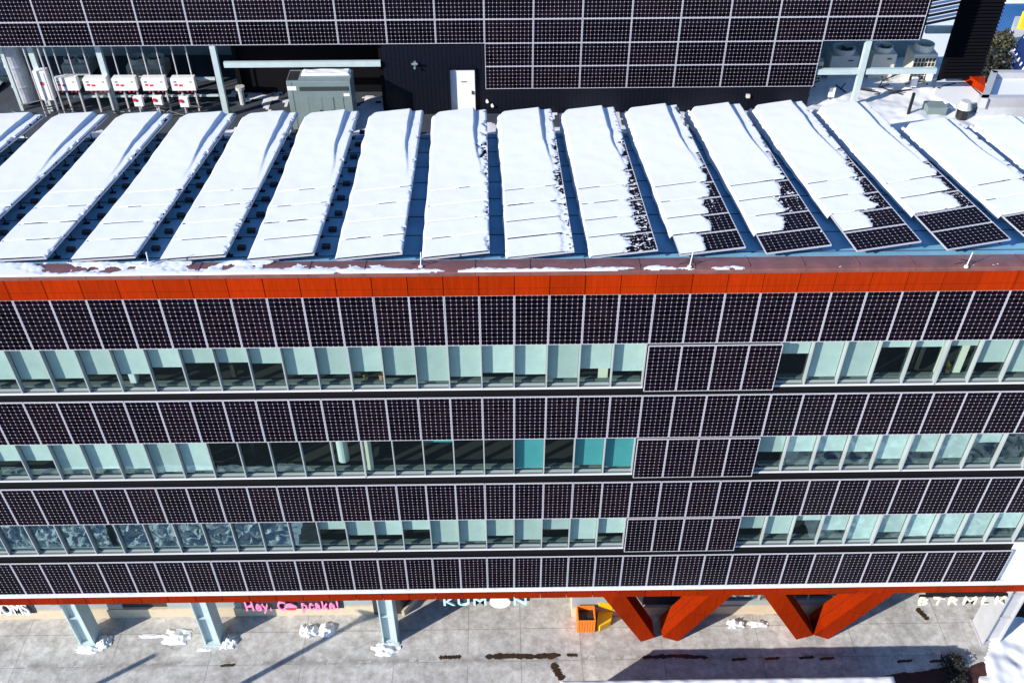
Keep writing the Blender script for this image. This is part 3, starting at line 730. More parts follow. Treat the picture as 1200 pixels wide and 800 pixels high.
# wall lamp
p = zp(486, 76); m_ = MB(); m_.box(p.x - .04, p.x + .04, YP + .02, YP + .12, p.z - .07, p.z + .07); m_.cyl((p.x, YP - .04, p.z - .07), (p.x, YP - .04, p.z - .13), .035, 8)
m_.cyl((p.x - .1, YP - .04, p.z + .04), (p.x + .1, YP - .04, p.z + .04), .035, 8)
solo('wall_lamp', m_, MT['gen'], 'small twin wall lamp on the dark plant house wall, left of the white door', 'lamp')
for px, py, t in ((571, 120, 'left'), (577, 125, 'right')):
    p = zp(px, py); m_ = MB(); m_.cyl((p.x, YP + .02, p.z), (p.x, YP + .12, p.z), .05, 10)
    solo('wall_fixture', m_, MT['whiteletter'], f"small round white fixture beside the white door, {t} one of the pair", 'fixture', 'round fixtures beside the white door')
p = zp(877, 114); m_ = MB(); m_.box(p.x - .06, p.x + .06, YP + .02, YP + .12, p.z - .05, p.z + .06)
solo('wall_box', m_, MT['cream'], 'small cream box on the dark wall below the right-hand penthouse panels', 'box')
# penthouse panels
x0p = -.7559; pit = 1.575
zb = ZL + .575
for row in range(3):
    for k in range(-12, 9):
        xx = x0p + pit * k
        lab = f"penthouse solar panel, {ORD[k + 10] if 0 <= k + 10 < 19 else 'outer'} from the left in the {('long bottom', 'second', 'third')[row]} row counted upward"
        if k < -10 or row == 2: lab = 'penthouse solar panel above or left of the picture edge'
        if xx + pit > xr_top + .15: continue
        wall_panel('penthouse_panel', V3((xx + .006, YP + .04, zb + row * .808)), (pit - .012) / 1.552, LF, LC, lab, 'solar panels on the penthouse wall')
for row in range(2):
    for k in range(0, 7):
        xx = x0p + pit * k
        wall_panel('penthouse_panel', V3((xx + .006, YP + .04, zb - (row + 1) * .802)), (pit - .012) / 1.552, LF, LC,
                   f"penthouse solar panel, {ORD[k]} from the left in the {('upper', 'lowest')[row]} of the two short rows", 'solar panels on the penthouse wall')

# terrace snow
def tf_ter(a, b):
    x = 9.5 + 7.5 * a; y = 8.6 + 8.0 * b
    e = min(1, a / .05, (1 - a) / .03, b / .02, (1 - b) / .05)
    return (.16 + .12 * nz(x * .8, y * .8, 3) + .04 * nz(x * 3, y * 3, 1)) * max(0, e) ** .5
snow_sheet('terrace_snow', (9.5, 8.6, ZT), V3((7.5, 0, 0)), V3((0, 8, 0)), V3((0, 0, 1)), 110, 110, tf_ter, 'drifted snow on the roof terrace around the right-hand condensers')
def tf_ter2(a, b):
    x = -24 + 33.5 * a; y = 8.4 + 8.5 * b
    t = .09 * nz(x * .5, y * .6, 7) + .06 * nz(x * 2, y * 2, 2) + .05 * ss(.45, .2, b) - .07 * ss(-8, -10, x) * ss(.3, .45, b)
    return t if t > 0 and .004 < a < .996 and .01 < b < .99 else (-1 if t <= 0 else 0)
snow_sheet('terrace_snow', (-24, 8.4, ZT), V3((33.5, 0, 0)), V3((0, 8.5, 0)), V3((0, 0, 1)), 330, 90, tf_ter2, 'thin broken snow on the roof terrace behind the panel rows')

def tf_ter3(a, b):
    return (.2 + .1 * nz(a * 4, b * 3, 31)) * max(0, min(1, a / .06, (1 - a - .1 * nz(1, b * 4, 3)) / .1, b / .06, (1 - b) / .06)) ** .5
snow_sheet('terrace_snow', (-25, 13.2, ZT), V3((6.9, 0, 0)), V3((0, 3.9, 0)), V3((0, 0, 1)), 70, 50, tf_ter3, 'bright snow drift at the far left of the terrace behind the duct')
# generator
gp = at(335, 96, 'y', 11.3); gq = at(410, 95, 'y', 11.3); gz1 = gp.z
G = empty('generator', ((gp.x + gq.x) / 2, 11.8, ZT), 'grey-green generator cabinet with two double doors and snow on top', 'generator')
x0, x1, y0, y1 = gp.x, gq.x, 11.3, 12.15
m_ = MB(); m_.box(x0, x1, y0, y1, ZT + .12, gz1); part('body', m_, MT['gen'], G, bevel=.015)
m_ = MB(); m_.box(x0 + .05, x1 - .05, y0 + .05, y1 - .05, ZT, ZT + .12); part('base', m_, MT['blackmetal'], G)
Wg = x1 - x0
m_ = MB(); m_.box(x0 + .4, x1 - .08, y0 - .012, y0, gz1 - .32, gz1 - .18)
for i in range(5): m_.box(x0 + .4, x1 - .08, y0 - .022, y0 - .012, gz1 - .315 + i * .028, gz1 - .305 + i * .028)
part('louvre', m_, MT['genseam'], G)
for a, b in ((.31, .52), (.525, .70), (.72, .86)):
    m_ = MB(); m_.box(x0 + Wg * a, x0 + Wg * b, y0 - .012, y0, ZT + .3, gz1 - .55)
    d = part('door', m_, MT['gen'], G)
    m_ = MB(); m_.box(x0 + Wg * b - .09, x0 + Wg * b - .03, y0 - .03, y0 - .012, ZT + .72, ZT + .84); part('handle', m_, MT['blackmetal'], d)
    m_ = MB(); m_.box(x0 + Wg * a - .012, x0 + Wg * a, y0 - .006, y0, ZT + .3, gz1 - .55); part('door_seam', m_, MT['genseam'], G)
m_ = MB(); m_.box(x0 + .16, x0 + .172, y0 - .006, y0, ZT + .15, gz1 - .02); part('seam', m_, MT['genseam'], G)
m_ = MB(); m_.box(x0 + .01, x0 + .3, y0 - .008, y0, gz1 - .3, gz1 - .16); m_.box(x1 - .25, x1 - .06, y0 - .008, y0, gz1 - .52, gz1 - .42); part('warning_plate', m_, MT['whiteletter'], G)
m_ = MB(); m_.box(x0 + .02, x0 + .35, y0 + .1, y1 - .1, gz1 + .001, gz1 + .01); part('exhaust_grille', m_, MT['grille'], G)
snow_sheet('generator_snow', (x0 + .42, y1 - .45, gz1), V3((Wg - .46, 0, 0)), V3((0, .4, 0)), V3((0, 0, 1)), 40, 20,
           lambda a, b: (.06 + .02 * nz(a * 5, b * 4, 2)) * min(1, a / .05, (1 - a) / .05, b / .08, (1 - b) / .08) ** .5, 'snow cap on top of the grey-green generator')

# inverters and their conduits
YI = 12.75
def ip(px, py): return at(px, py, 'y', YI)
spots = [(60, 89), (94.5, 95 + 34)]
for i, (xa, xb) in enumerate(((61, 88), (95.5, 123), (129.5, 157), (164, 191.5), (198.5, 226))):
    a = ip(xa, 91.5); b = ip(xb + .5, 91.5); c = ip(xa + 5, 106.5)
    G = empty('inverter', ((a.x + b.x) / 2, YI, c.z), f"white inverter box on the rooftop rack, {ORD[i]} from the left of five", 'inverter', 'white inverters behind the panel rows')
    m_ = MB(); w = b.x - a.x; ch = .05
    m_.prism([(a.x + ch, YI, a.z), (b.x, YI, a.z), (b.x, YI, c.z), (a.x, YI, c.z), (a.x, YI, a.z - ch)], (0, .22, 0)); part('case', m_, MT['whitebox'], G, bevel=.012)
    m_ = MB(); m_.box(a.x + .1, a.x + .19, YI - .006, YI, a.z - .17, a.z - .13); m_.box(b.x - .16, b.x - .09, YI - .006, YI, a.z - .17, a.z - .14); part('display', m_, MT['darkmark'], G)
    m_ = MB(); m_.box(a.x + .11, a.x + .21, YI - .006, YI, a.z - .29, a.z - .22); m_.box(a.x + .26, a.x + .38, YI - .006, YI, a.z - .31, a.z - .24); part('red_mark', m_, MT['red'], G)
    m_ = MB()
    for q in (.15, .45, .6): m_.box(a.x + q, a.x + q + .05, YI + .05, YI + .1, c.z - .09, c.z - .001)
    part('cable_gland', m_, MT['red'], G)
    m_ = MB()
    for dx, mi in ((.2, 0), (w - .12, 0)): m_.cyl((a.x + dx, YI + .27, ZT), (a.x + dx, YI + .27, ZL + .7), .024, 8)
    part('conduit', m_, MT['redpipe'] if i in (2, 3) and False else MT['pipe'], G)
    m_ = MB()
    m_.box(a.x + w * .3, a.x + w * .3 + .05, YI + .12, YI + .2, ZT, c.z - .001); m_.box(a.x + w * .85, a.x + w * .85 + .05, YI + .12, YI + .2, ZT, c.z - .001)
    part('support_leg', m_, MT['pipe'], G)
m_ = MB(); a = ip(62, 99); b = ip(250, 99); m_.box(a.x, b.x, YI + .3, YI + .36, a.z - .05, a.z + .05); m_.box(a.x, b.x, YI + .3, YI + .36, a.z - .65, a.z - .58)
solo('cable_rack', m_, MT['teal'], 'long steel rack rails behind the five white inverters', 'rack', origin=(a.x, YI + .3, a.z))
for i, (xa, ya) in enumerate(((155, 114), (178, 114), (209, 115))):
    p = at(xa, ya, 'y', 12.4); q = at(xa + 11, ya + 11, 'y', 12.4)
    m_ = MB(); m_.box(p.x, p.x + .3, 12.4, 12.55, q.z, p.z)
    e = solo('disconnect_box', m_, MT['whitebox'], f"small white switch box with red handle below the inverters, {ORD[i]} from the left", 'switch box', 'small switch boxes under the inverters', origin=(p.x, 12.4, q.z), bevel=.01)
    m_ = MB(); m_.cyl((p.x + .06, 12.36, p.z - .1), (p.x + .06, 12.4, p.z - .1), .06, 10); part('switch_handle', m_, MT['red'], e)
    m_ = MB(); m_.box(p.x + .1, p.x + .14, 12.45, 12.49, ZT, q.z); part('support_leg', m_, MT['pipe'], e)
# tall cabinet
YCB = 12.7
a = at(37, 84, 'y', YCB); b = at(52, 84, 'y', YCB); c = at(46, 118, 'y', YCB)
m_ = MB(); m_.box(a.x, b.x, YCB, YCB + .3, c.z, a.z)
cb = solo('switch_cabinet', m_, MT['whitebox'], 'tall narrow white switch cabinet left of the inverters', 'cabinet', origin=(a.x, YCB, c.z), bevel=.012)
m_ = MB(); m_.box(a.x + .15, a.x + .27, YCB - .01, YCB, a.z - .5, a.z - .38); part('red_mark', m_, MT['red'], cb)
m_ = MB(); m_.box(b.x - .06, b.x - .045, YCB - .006, YCB, c.z + .03, a.z - .05); part('door_seam', m_, MT['darkmark'], cb)
m_ = MB(); m_.box(a.x + .05, a.x + .1, YCB + .1, YCB + .15, ZT, c.z); m_.box(b.x - .1, b.x - .05, YCB + .1, YCB + .15, ZT, c.z); part('support_leg', m_, MT['pipe'], cb)
for i, (px, col) in enumerate(((28, 'pipe'), (45, 'pipe'), (52, 'pipe'))):
    p = at(px, 60, 'y', 12.6); m_ = MB(); m_.cyl((p.x, 12.6, ZT), (p.x, 12.6, ZL + .7), .028, 8)
    solo('conduit_pipe', m_, MT[col], f"thin vertical conduit by the tall white cabinet, {ORD[i]} from the left", 'pipe', 'conduits by the tall cabinet', origin=(p.x, 12.6, ZT))
# duct at far left
p0 = at(44, 105, 'z', ZT + .15); p1 = V3((at(10, 57, 'y', 13.6).x, 13.6, ZL + 1.0)); p0 = V3((p1.x + .05, 13.6, ZT + .1))
m_ = MB(); m_.cyl(p0, p1, .34, 20)
for f in (.2, .45, .7): q = p0.lerp(p1, f); m_.cyl(q, q + (p1 - p0).normalized() * .05, .36, 20)
solo('air_duct', m_, MT['duct'], 'thick insulated vertical air duct at the far left of the terrace', 'duct', origin=p0, smooth=False)
m_ = MB(); q = at(1, 60, 'y', 13.0); m_.box(q.x - .05, q.x + .05, 13.0, 13.1, ZT, ZL + .8); solo('steel_pole', m_, MT['teal'], 'thin steel pole left of the insulated duct', 'pole', origin=(q.x, 13, ZT))

# condensers
def condenser(cx, yf, w, d, z1, two, label, cream, zb=ZT + .12, shroud=.26, grille=True, front=None):
    mt = MT['cream'] if cream else MT['shadeunit']  # units standing in shade take the greyed copy of the cream
    G = empty('condenser_unit', (cx, yf + d / 2, ZT), label, 'air conditioner', 'condenser units on the terrace')
    m_ = MB(); m_.box(cx - w / 2, cx + w / 2, yf, yf + d, zb, z1); part('case', m_, mt, G, bevel=.02)
    m_ = MB()
    for s in (-1, 1): m_.box(cx + s * w * .4 - .04, cx + s * w * .4 + .04, yf + .02, yf + d - .02, ZT, zb)
    part('foot', m_, MT['blackmetal'], G)
    for k in ([0] if not two else [-1, 1]):
        sx = cx + k * w * .24; r = w * .4 if not two else w * .23
        m_ = MB(); m_.ring((sx, yf + d / 2), r * .86, r, z1, z1 + shroud, 24)
        part('fan_shroud', m_, mt, G, True)
        m_ = MB(); m_.cyl((sx, yf + d / 2, z1 + .05), (sx, yf + d / 2, z1 + .08), r * .2, 10)
        for q in range(5):
            t = q * 2 * math.pi / 5; e = V3((math.cos(t), math.sin(t), 0)); n = V3((-math.sin(t), math.cos(t), .5)) * r * .25
            o = V3((sx, yf + d / 2, z1 + .05)); m_.face([o + e * r * .15 - n * .5, o + e * r * .8 - n, o + e * r * .8 + n, o + e * r * .15 + n * .5])
        part('fan', m_, MT['grille'], G)
    if grille:
        m_ = MB(); g0, g1 = zb + .12, z1 - .12; nx = 8 if two else 6
        m_.box(cx - w * .45, cx + w * .45, yf - .012, yf, g0, g1, 0)
        for i in range(nx + 1): xx = cx - w * .45 + w * .9 * i / nx; m_.box(xx - .011, xx + .011, yf - .022, yf - .012, g0, g1, 1)
        for i in range(6): zz = g0 + (g1 - g0) * i / 5; m_.box(cx - w * .45, cx + w * .45, yf - .026, yf - .022, zz - .011, zz + .011, 1)
        part('grille', m_, [MT['grille'], mt], G)
    else:
        m_ = MB(); m_.box(cx + w * .12, cx + w * .3, yf - .008, yf, z1 - .2, z1 - .15); part('badge', m_, MT['darkmark'], G)
        m_ = MB(); m_.box(cx - w * .5 + .02, cx + w * .5 - .02, yf - .006, yf, zb + .36, zb + .375); part('seam', m_, MT['shadeunit'], G)
    return G
def onter(px, py, z): return at(px, py, 'z', ZT + z)
def unit(xa, xb, ytop, yf, two, label, cream, **kw):
    a = at(xa, ytop, 'y', yf); b = at(xb, ytop, 'y', yf)
    return condenser((a.x + b.x) / 2, yf, b.x - a.x, kw.pop('d', .75), a.z, two, label, cream, **kw)
unit(147, 192, 78, 15.2, True, 'cream twin-fan condenser with square grille behind the fourth inverter', True, shroud=.2)
unit(71, 104, 77, 15.4, True, 'shaded twin-fan condenser with dark grille behind the second inverter', False, shroud=.15)
unit(945, 966, 73, 14.4, False, 'condenser with tall grille half hidden behind the penthouse panels', True, shroud=.2)
unit(975, 1008, 66, 14.5, False, 'shaded grey condenser left of the pale green terrace post', False, grille=False, shroud=.18)
unit(1024, 1052, 64, 14.6, False, 'sunlit cream condenser right of the pale green terrace post', True, grille=False, shroud=.18)
unit(1072, 1100, 64, 14.3, False, 'tall cream condenser with side grille next to the black louvred screen', True, shroud=.25)
# stand pipes and cable clutter on the terrace
for i, (px, py, h) in enumerate(((1085, 96, .55), (1068, 100, .5), (972, 112, .5))):
    p = onter(px, py + 10, 0); m_ = MB(); m_.box(p.x - .1, p.x + .1, p.y, p.y + .1, ZT + h - .25, ZT + h + .1, 0); m_.cyl((p.x, p.y + .05, ZT), (p.x, p.y + .05, ZT + h - .25), .025, 6, 1)
    solo('isolator_box', m_, [MT['whitebox'], MT['blackmetal']], f"small white isolator box on a black post, {('rightmost', 'middle', 'leftmost')[i]} on the right terrace", 'switch box', 'isolator boxes on the terrace', origin=(p.x, p.y, ZT))
p = onter(1062, 141, 0); m_ = MB(); m_.box(p.x - .04, p.x + .04, p.y - .04, p.y + .04, ZT, ZT + 1.0)
solo('short_post', m_, MT['blackmetal'], 'short black post in the shaded terrace snow behind the rows', 'post', origin=(p.x, p.y, ZT))
m_ = MB(); rr = random.Random(3)
for i in range(26):
    a = V3((rr.uniform(9.5, 15.2), rr.uniform(13.3, 14.4), ZT + .2)); b = a + V3((rr.uniform(-.9, .9), rr.uniform(-.3, .3), rr.uniform(-.05, .25)))
    m_.cyl(a, b, .022, 6)
solo('pipe_tangle', m_, MT['blackmetal'], 'black refrigerant pipes tangled in snow before the right-hand condensers', 'pipes', kind='stuff')
m_ = MB()
for i in range(30):
    a = V3((rr.uniform(-16.5, -10.4), rr.uniform(12.3, 12.6), ZT + rr.uniform(.05, .5))); b = a + V3((rr.uniform(-.8, .8), rr.uniform(-.2, .2), rr.uniform(-.2, .2)))
    m_.cyl(a, b, .02, 6)
solo('pipe_tangle', m_, MT['blackmetal'], 'dark pipes and cables in a tangle under the inverters', 'pipes', kind='stuff')
m_ = MB(); p = onter(285, 122, 0); m_.cyl((p.x, p.y, ZT), (p.x, p.y, ZT + .55), .1, 12); m_.cyl((p.x, p.y, ZT + .55), (p.x, p.y, ZT + .66), .16, 12)
solo('roof_vent', m_, MT['shadeunit'], 'small capped roof vent left of the generator', 'vent', origin=(p.x, p.y, ZT))

# black louvred screen
a = at(1101, 92, 'y', 14.0); b = at(1148, 93, 'y', 14.0)
S = empty('louvred_screen', ((a.x + b.x) / 2, 14.2, ZT), 'tall black screen of horizontal louvres right of the condensers', 'screen')
m_ = MB(); m_.box(a.x + .05, b.x - .05, 14.12, 14.2, a.z, ZL + 3.4)
part('backing', m_, MT['black'], S)
m_ = MB(); z = a.z
while z < ZL + 3.3:
    m_.prism([(a.x, 13.94, z), (a.x, 14.12, z + .12), (a.x, 14.12, z + .03)], (b.x - a.x, 0, 0)); z += .125
part('louvre', m_, MT['black'], S)
m_ = MB()
for x in (a.x + .1, b.x - .1): m_.box(x - .05, x + .05, 14.2, 14.3, ZT, ZL + 3.4)
part('post', m_, MT['black'], S)
# slatted steel roof between penthouse and screen
m_ = MB(); c0 = at(1075, 50, 'y', 15.6); 
for i in range(14):
    y = 15.3 + i * .28; m_.obox((c0.x - .1, y, ZL - .2), V3((2.2, .9, 0)), V3((0, .1, 0)), V3((0, 0, .06)), 0 if i % 2 else 1)
solo('slatted_canopy', m_, [MT['snow'], MT['navy']], 'slatted steel canopy with snow stripes behind the condensers', 'canopy', origin=(c0.x, 15.3, ZL - .2))
m_ = MB(); p0 = at(1086, 36, 'y', 15.0); p1 = at(1118, 33, 'y', 15.0); m_.box(p0.x, p1.x, 15.0, 15.15, p0.z - .12, p0.z + .12)
solo('steel_beam', m_, MT['teal'], 'short pale steel beam between penthouse end and black screen', 'beam', origin=p0)

# stepped roofs at the right end
def roofblock(name, pts, z0, z1, wallm, label, cat, parapet=None, snow=True, pm=None):
    cx = sum(p[0] for p in pts) / len(pts); cyy = sum(p[1] for p in pts) / len(pts)
    G = empty(name, (cx, cyy, z0), label, cat)
    m_ = MB(); m_.prism([(p[0], p[1], z0) for p in pts], (0, 0, z1 - z0)); part('wall', m_, wallm, G)
    if parapet:
        n = len(pts); m_ = MB()
        for i in range(n):
            p, q = V3((*pts[i], z1 + .001)), V3((*pts[(i + 1) % n], z1 + .001)); d = (q - p).normalized(); nn = V3((-d.y, d.x, 0))
            if nn.dot(V3((cx, cyy, z1)) - p) < 0: nn = -nn
            m_.obox(p, q - p, nn * .22, V3((0, 0, parapet)))
        part('parapet', m_, pm or MT['parapetgrey'], G)
    if snow:
        m_ = MB(); ins = [V3((p[0] + (cx - p[0]) * .1, p[1] + (cyy - p[1]) * .1, z1 + .004)) for p in pts]
        m_.prism(ins, (0, 0, .12)); part('snow_cover', m_, MT['snow'], G, bevel=.04)
    return G
def zq(px, py, z): p = at(px, py, 'z', z); return (p.x, p.y)
z1 = ZL - 1.5
roofblock('stair_head', [zq(1146, 126, z1), zq(1225, 126, z1), zq(1225, 93, z1), zq(1158, 93, z1)], ZT - 4, z1, MT['greywall'], 'grey parapet box roof filled with snow at the right edge', 'building', parapet=.35)
z2 = ZL - 1.75
G = empty('sloped_roof', (*zq(1120, 110, z2), ZT), 'bright snowy sloping roof edge right of the louvred screen', 'roof')
a = V3((*zq(1098, 92, z2), z2)); b = V3((*zq(1128, 92, z2), z2)); c = V3((*zq(1156, 118, z2), z2)); d = V3((*zq(1120, 124, z2), z2)); e_ = V3((*zq(1095, 112, z2), z2))
m_ = MB(); m_.prism([a, b, c, d, e_], (0, 0, -1.0)); part('snow_cover', m_, MT['snow'], G)
m_ = MB(); f0 = V3((*zq(1126, 92, z2), z2 + .003)); f1 = V3((*zq(1152, 110, z2), z2 + .003)); m_.prism([f0, V3((*zq(1146, 92, z2), z2 + .003)), V3((*zq(1152, 100, z2), z2 + .003)), f1], (0, 0, .25)); part('parapet', m_, MT['orange'], G)
# roof equipment between rows and the right roofs
p = onter(1128, 133, .3); m_ = MB(); m_.cyl((p.x, p.y, ZT), (p.x, p.y, ZT + .5), .2, 12); m_.cyl((p.x, p.y, ZT + .5), (p.x, p.y, ZT + .75), .25, 12, 1, .16)
solo('exhaust_fan', m_, [MT['blackmetal'], MT['shadeunit']], 'squat dark exhaust fan behind the two rightmost panel rows', 'fan', origin=(p.x, p.y, ZT))
p = onter(1100, 128, .4); m_ = MB(); m_.box(p.x - .35, p.x + .3, p.y, p.y + .5, ZT, ZT + .45)
solo('curb_box', m_, MT['gen'], 'low dark curb box left of the squat exhaust fan', 'box', origin=(p.x, p.y, ZT))
p = onter(1148, 128, .3); m_ = MB(); m_.obox((p.x - .5, p.y - .1, ZT + .05), V3((1.0, .25, 0)), V3((-.1, .35, 0)), V3((0, 0, .3)))
solo('cable_tray', m_, MT['steelp'], 'grey cable tray section right of the squat exhaust fan', 'tray', origin=(p.x, p.y, ZT))

# ------------------------------------------------------------------ things in the street-level strip
# signs
def text_mesh(txt, h, depth=.03, bold=.012, shear=0, spacing=1.0, sx=1.0):
    cu = bpy.data.curves.new('letters', 'FONT'); cu.body = txt; cu.size = h / .7; cu.extrude = depth; cu.offset = bold; cu.shear = shear; cu.space_character = spacing
    o = bpy.data.objects.new('tmp', cu); C.objects.link(o); bpy.context.view_layer.update()
    me = bpy.data.meshes.new_from_object(o.evaluated_get(bpy.context.evaluated_depsgraph_get())); bpy.data.objects.remove(o)
    xs = [v.co.x for v in me.vertices]; x0, x1 = min(xs), max(xs)
    return me, x0, x1
def sign(name, txt, xa, xb, ytop, ybot, Yp, m, label, bold=.012, shear=0, back=True, spacing=1.0):
    a = at(xa, ybot, 'y', Yp); b = at(xb, ybot, 'y', Yp)
    G = empty(name, ((a.x + b.x) / 2, Yp, a.z), label, 'sign', 'shop name signs under the soffit')
    hh = at(xa, ytop, 'y', Yp).z - a.z
    me, x0, x1 = text_mesh(txt, .3, .03, bold, shear, spacing)
    s = (b.x - a.x) / (x1 - x0); hs = max(v.co.y for v in me.vertices if v.co.y < .36)
    for v in me.vertices: v.co.x = (v.co.x - x0) * s; v.co.y *= hh / hs
    if not me.materials: me.materials.append(m)
    for p in me.polygons: p.material_index = 0
    o = obj('letters', me, G); o.matrix_local = Matrix.Translation(V3((a.x - (a.x + b.x) / 2, 0, 0))) @ RX90
    if back:
        m_ = MB(); m_.box(a.x - .15, b.x + .15, Yp + .05, Yp + .12, a.z - .03, 4.28); part('backing', m_, MT['shopdark'], G)
    return G, a, b, hh
sign('shop_sign', 'OOMS', -8, 37, 706, 719.5, .75, MT['whiteletter'], 'white letters OOMS on a dark board at the far left under the soffit', bold=.01)
G, a, b, hh = sign('shop_sign', 'Hey. C   pcake!', 289, 398, 704.5, 714.5, .75, MT['pink'], 'pink Hey Cupcake sign on a dark board under the orange band', bold=.007, spacing=1.12)
cp_ = at(341, 711, 'y', .72)
m_ = MB(); r = .16
m_.prism([(cp_.x - .14, .70, cp_.z - .14), (cp_.x + .14, .70, cp_.z - .14), (cp_.x + .19, .70, cp_.z), (cp_.x - .19, .70, cp_.z)], (0, .04, 0), 1)
pts = [(cp_.x - .21, .70, cp_.z)] + [(cp_.x + .21 * math.cos(t), .70, cp_.z + .02 + .2 * math.sin(t)) for t in [math.pi * i / 10 for i in range(11)]][::-1][0:0]
m_.prism([(cp_.x + .21 * math.cos(math.pi * i / 12), .695, cp_.z + .002 + .2 * math.sin(math.pi * i / 12)) for i in range(13)], (0, .04, 0), 0)
part('cupcake_emblem', m_, [MT['pink'], MT['red']], G)
G, a, b, hh = sign('shop_sign', 'KUM', 520, 570, 700, 708.5, .75, MT['paleblue'], 'pale blue KUMON letters with round emblem under the orange band', bold=.002, spacing=1.15, back=False)
me, x0, x1 = text_mesh('N', hh, .03, .002); a2 = at(602, 708, 'y', .75); b2 = at(617, 708, 'y', .75); s = (b2.x - a2.x) / (x1 - x0)
for v in me.vertices: v.co.x = (v.co.x - x0) * s
me.materials.append(MT['paleblue']); o = obj('letters', me, G); o.matrix_local = Matrix.Translation(V3((a2.x - G.location.x, 0, a2.z - G.location.z))) @ RX90
c = at(586, 705, 'y', .72); m_ = MB(); rx, rz = .34, .33
m_.prism([(c.x + rx * math.cos(t), .7, c.z + rz * math.sin(t)) for t in [2 * math.pi * i / 28 for i in range(28)]], (0, .06, 0)); part('oval_emblem', m_, MT['whiteletter'], G)
m_ = MB(); m_.box(at(516, 703, 'y', .8).x, at(621, 703, 'y', .8).x, .80, .86, a.z + .1, 4.28); part('backing', m_, MT['shopdark'], G)
G, a, b, hh = sign('shop_sign', 'BTRMLK', 1075, 1177, 700, 708, .75, MT['creamletter'], 'cream slanted BTRMLK letters under the band at the right', bold=.005, shear=0, back=False, spacing=1.4)
m_ = MB(); m_.box(a.x, b.x, .82, .86, a.z + .3, a.z + .42); m_.box(a.x + .2, b.x - .2, .80, .9, a.z + .42, 4.28); part('backing', m_, MT['gap'], G)

# bins
p = at(676, 741, 'z', 0); q = at(697, 741, 'z', 0); s = q.x - p.x
G = empty('litter_bin', (p.x + s / 2, p.y + .32, 0), 'square ribbed orange litter bin with open black top', 'bin')
m_ = MB(); H = .72
for (x0, x1, y0, y1) in ((p.x, p.x + s, p.y, p.y + .04), (p.x, p.x + s, p.y + .6, p.y + .64), (p.x, p.x + .04, p.y + .04, p.y + .6), (p.x + s - .04, p.x + s, p.y + .04, p.y + .6)):
    m_.box(x0, x1, y0, y1, 0.02, H)
for i in range(7): xx = p.x + .03 + (s - .08) * i / 6.0; m_.box(xx, xx + .035, p.y - .018, p.y, .05, H - .04)
part('body', m_, MT['binorange'], G)
m_ = MB(); m_.box(p.x + .041, p.x + s - .041, p.y + .041, p.y + .599, .02, .5); m_.cyl((p.x + s * .7, p.y + .3, .5), (p.x + s * .7, p.y + .3, .54), .13, 12); part('liner', m_, MT['grille'], G)
p = at(699, 736, 'z', 0)
m_ = MB(); m_.prism([(p.x, p.y, .02), (p.x + .1, p.y - .12, .02), (p.x + .5, p.y + .1, .02), (p.x + .62, p.y + .5, .02), (p.x + .1, p.y + .62, .02)], (0, 0, .3))
m_.prism([(p.x + .05, p.y + .55, .3), (p.x + .6, p.y + .5, .3), (p.x + .55, p.y + .45, .75), (p.x + .08, p.y + .5, .75)], (0, .08, 0))
solo('grit_box', m_, MT['yellow'], 'bright yellow plastic tub standing against the orange bin', 'tub', bevel=.04)

# snow heaps on the paving
def heap(name, cx, cy, rx, ry, h, seed, label, rough=1.0):
    def tf(a, b):
        x = (a - .5) * 2; y = (b - .5) * 2; d = math.hypot(x, y)
        e = 1 - d + .45 * nz(x * 2.2, y * 2.2, seed) * rough
        t = e * (.55 + .6 * abs(nz(x * 3 + 3, y * 3, seed + 2))) * h * .85
        return t if (t > 0 and 0.01 < a < .99 and .01 < b < .99) else -1
    return snow_sheet(name, (cx - rx, cy - ry, .002), V3((2 * rx, 0, 0)), V3((0, 2 * ry, 0)), V3((0, 0, 1)), 44, 44, tf, label, 'snow', 'snow heaps on the paving')
def gp_(px, py): return at(px, py, 'z', 0)
for px, py, rx, ry, h, sd_, lab in ((207, 746, .55, .35, .28, 1, 'lumpy snow heap on the paving left of the second column'), (178, 745, .5, .1, .06, 2, 'thin snow streak trailing left of the lumpy heap'),
    (105, 760, .5, .22, .14, 3, 'snow scattered at the foot of the leftmost column'), (122, 752, .3, .3, .3, 14, 'shaded snow pile right of the leftmost column'),
    (268, 752, .35, .32, .3, 4, 'snow pile right of the second column from the left'), (240, 761, .3, .08, .05, 5, 'thin snow at the front foot of the second column'),
    (452, 760, .55, .32, .25, 6, 'bright snow pile around the foot of the third column'), (362, 739, .35, .3, .35, 7, 'left of two ragged snow heaps below the cupcake sign'),
    (383, 738, .32, .32, .4, 8, 'right of two ragged snow heaps below the cupcake sign'),
    (862, 731, .35, .2, .3, 9, 'ragged snow bit left of the middle strut pair, by the shop base'), (888, 731, .4, .15, .25, 10, 'ragged snow strip along the shop base near the third strut'),
    (1182, 766, .5, .25, .12, 11, 'snow at the foot of the right-hand column')):
    c = gp_(px, py); heap('snow_heap', c.x, c.y, rx, ry, h, sd_, lab)

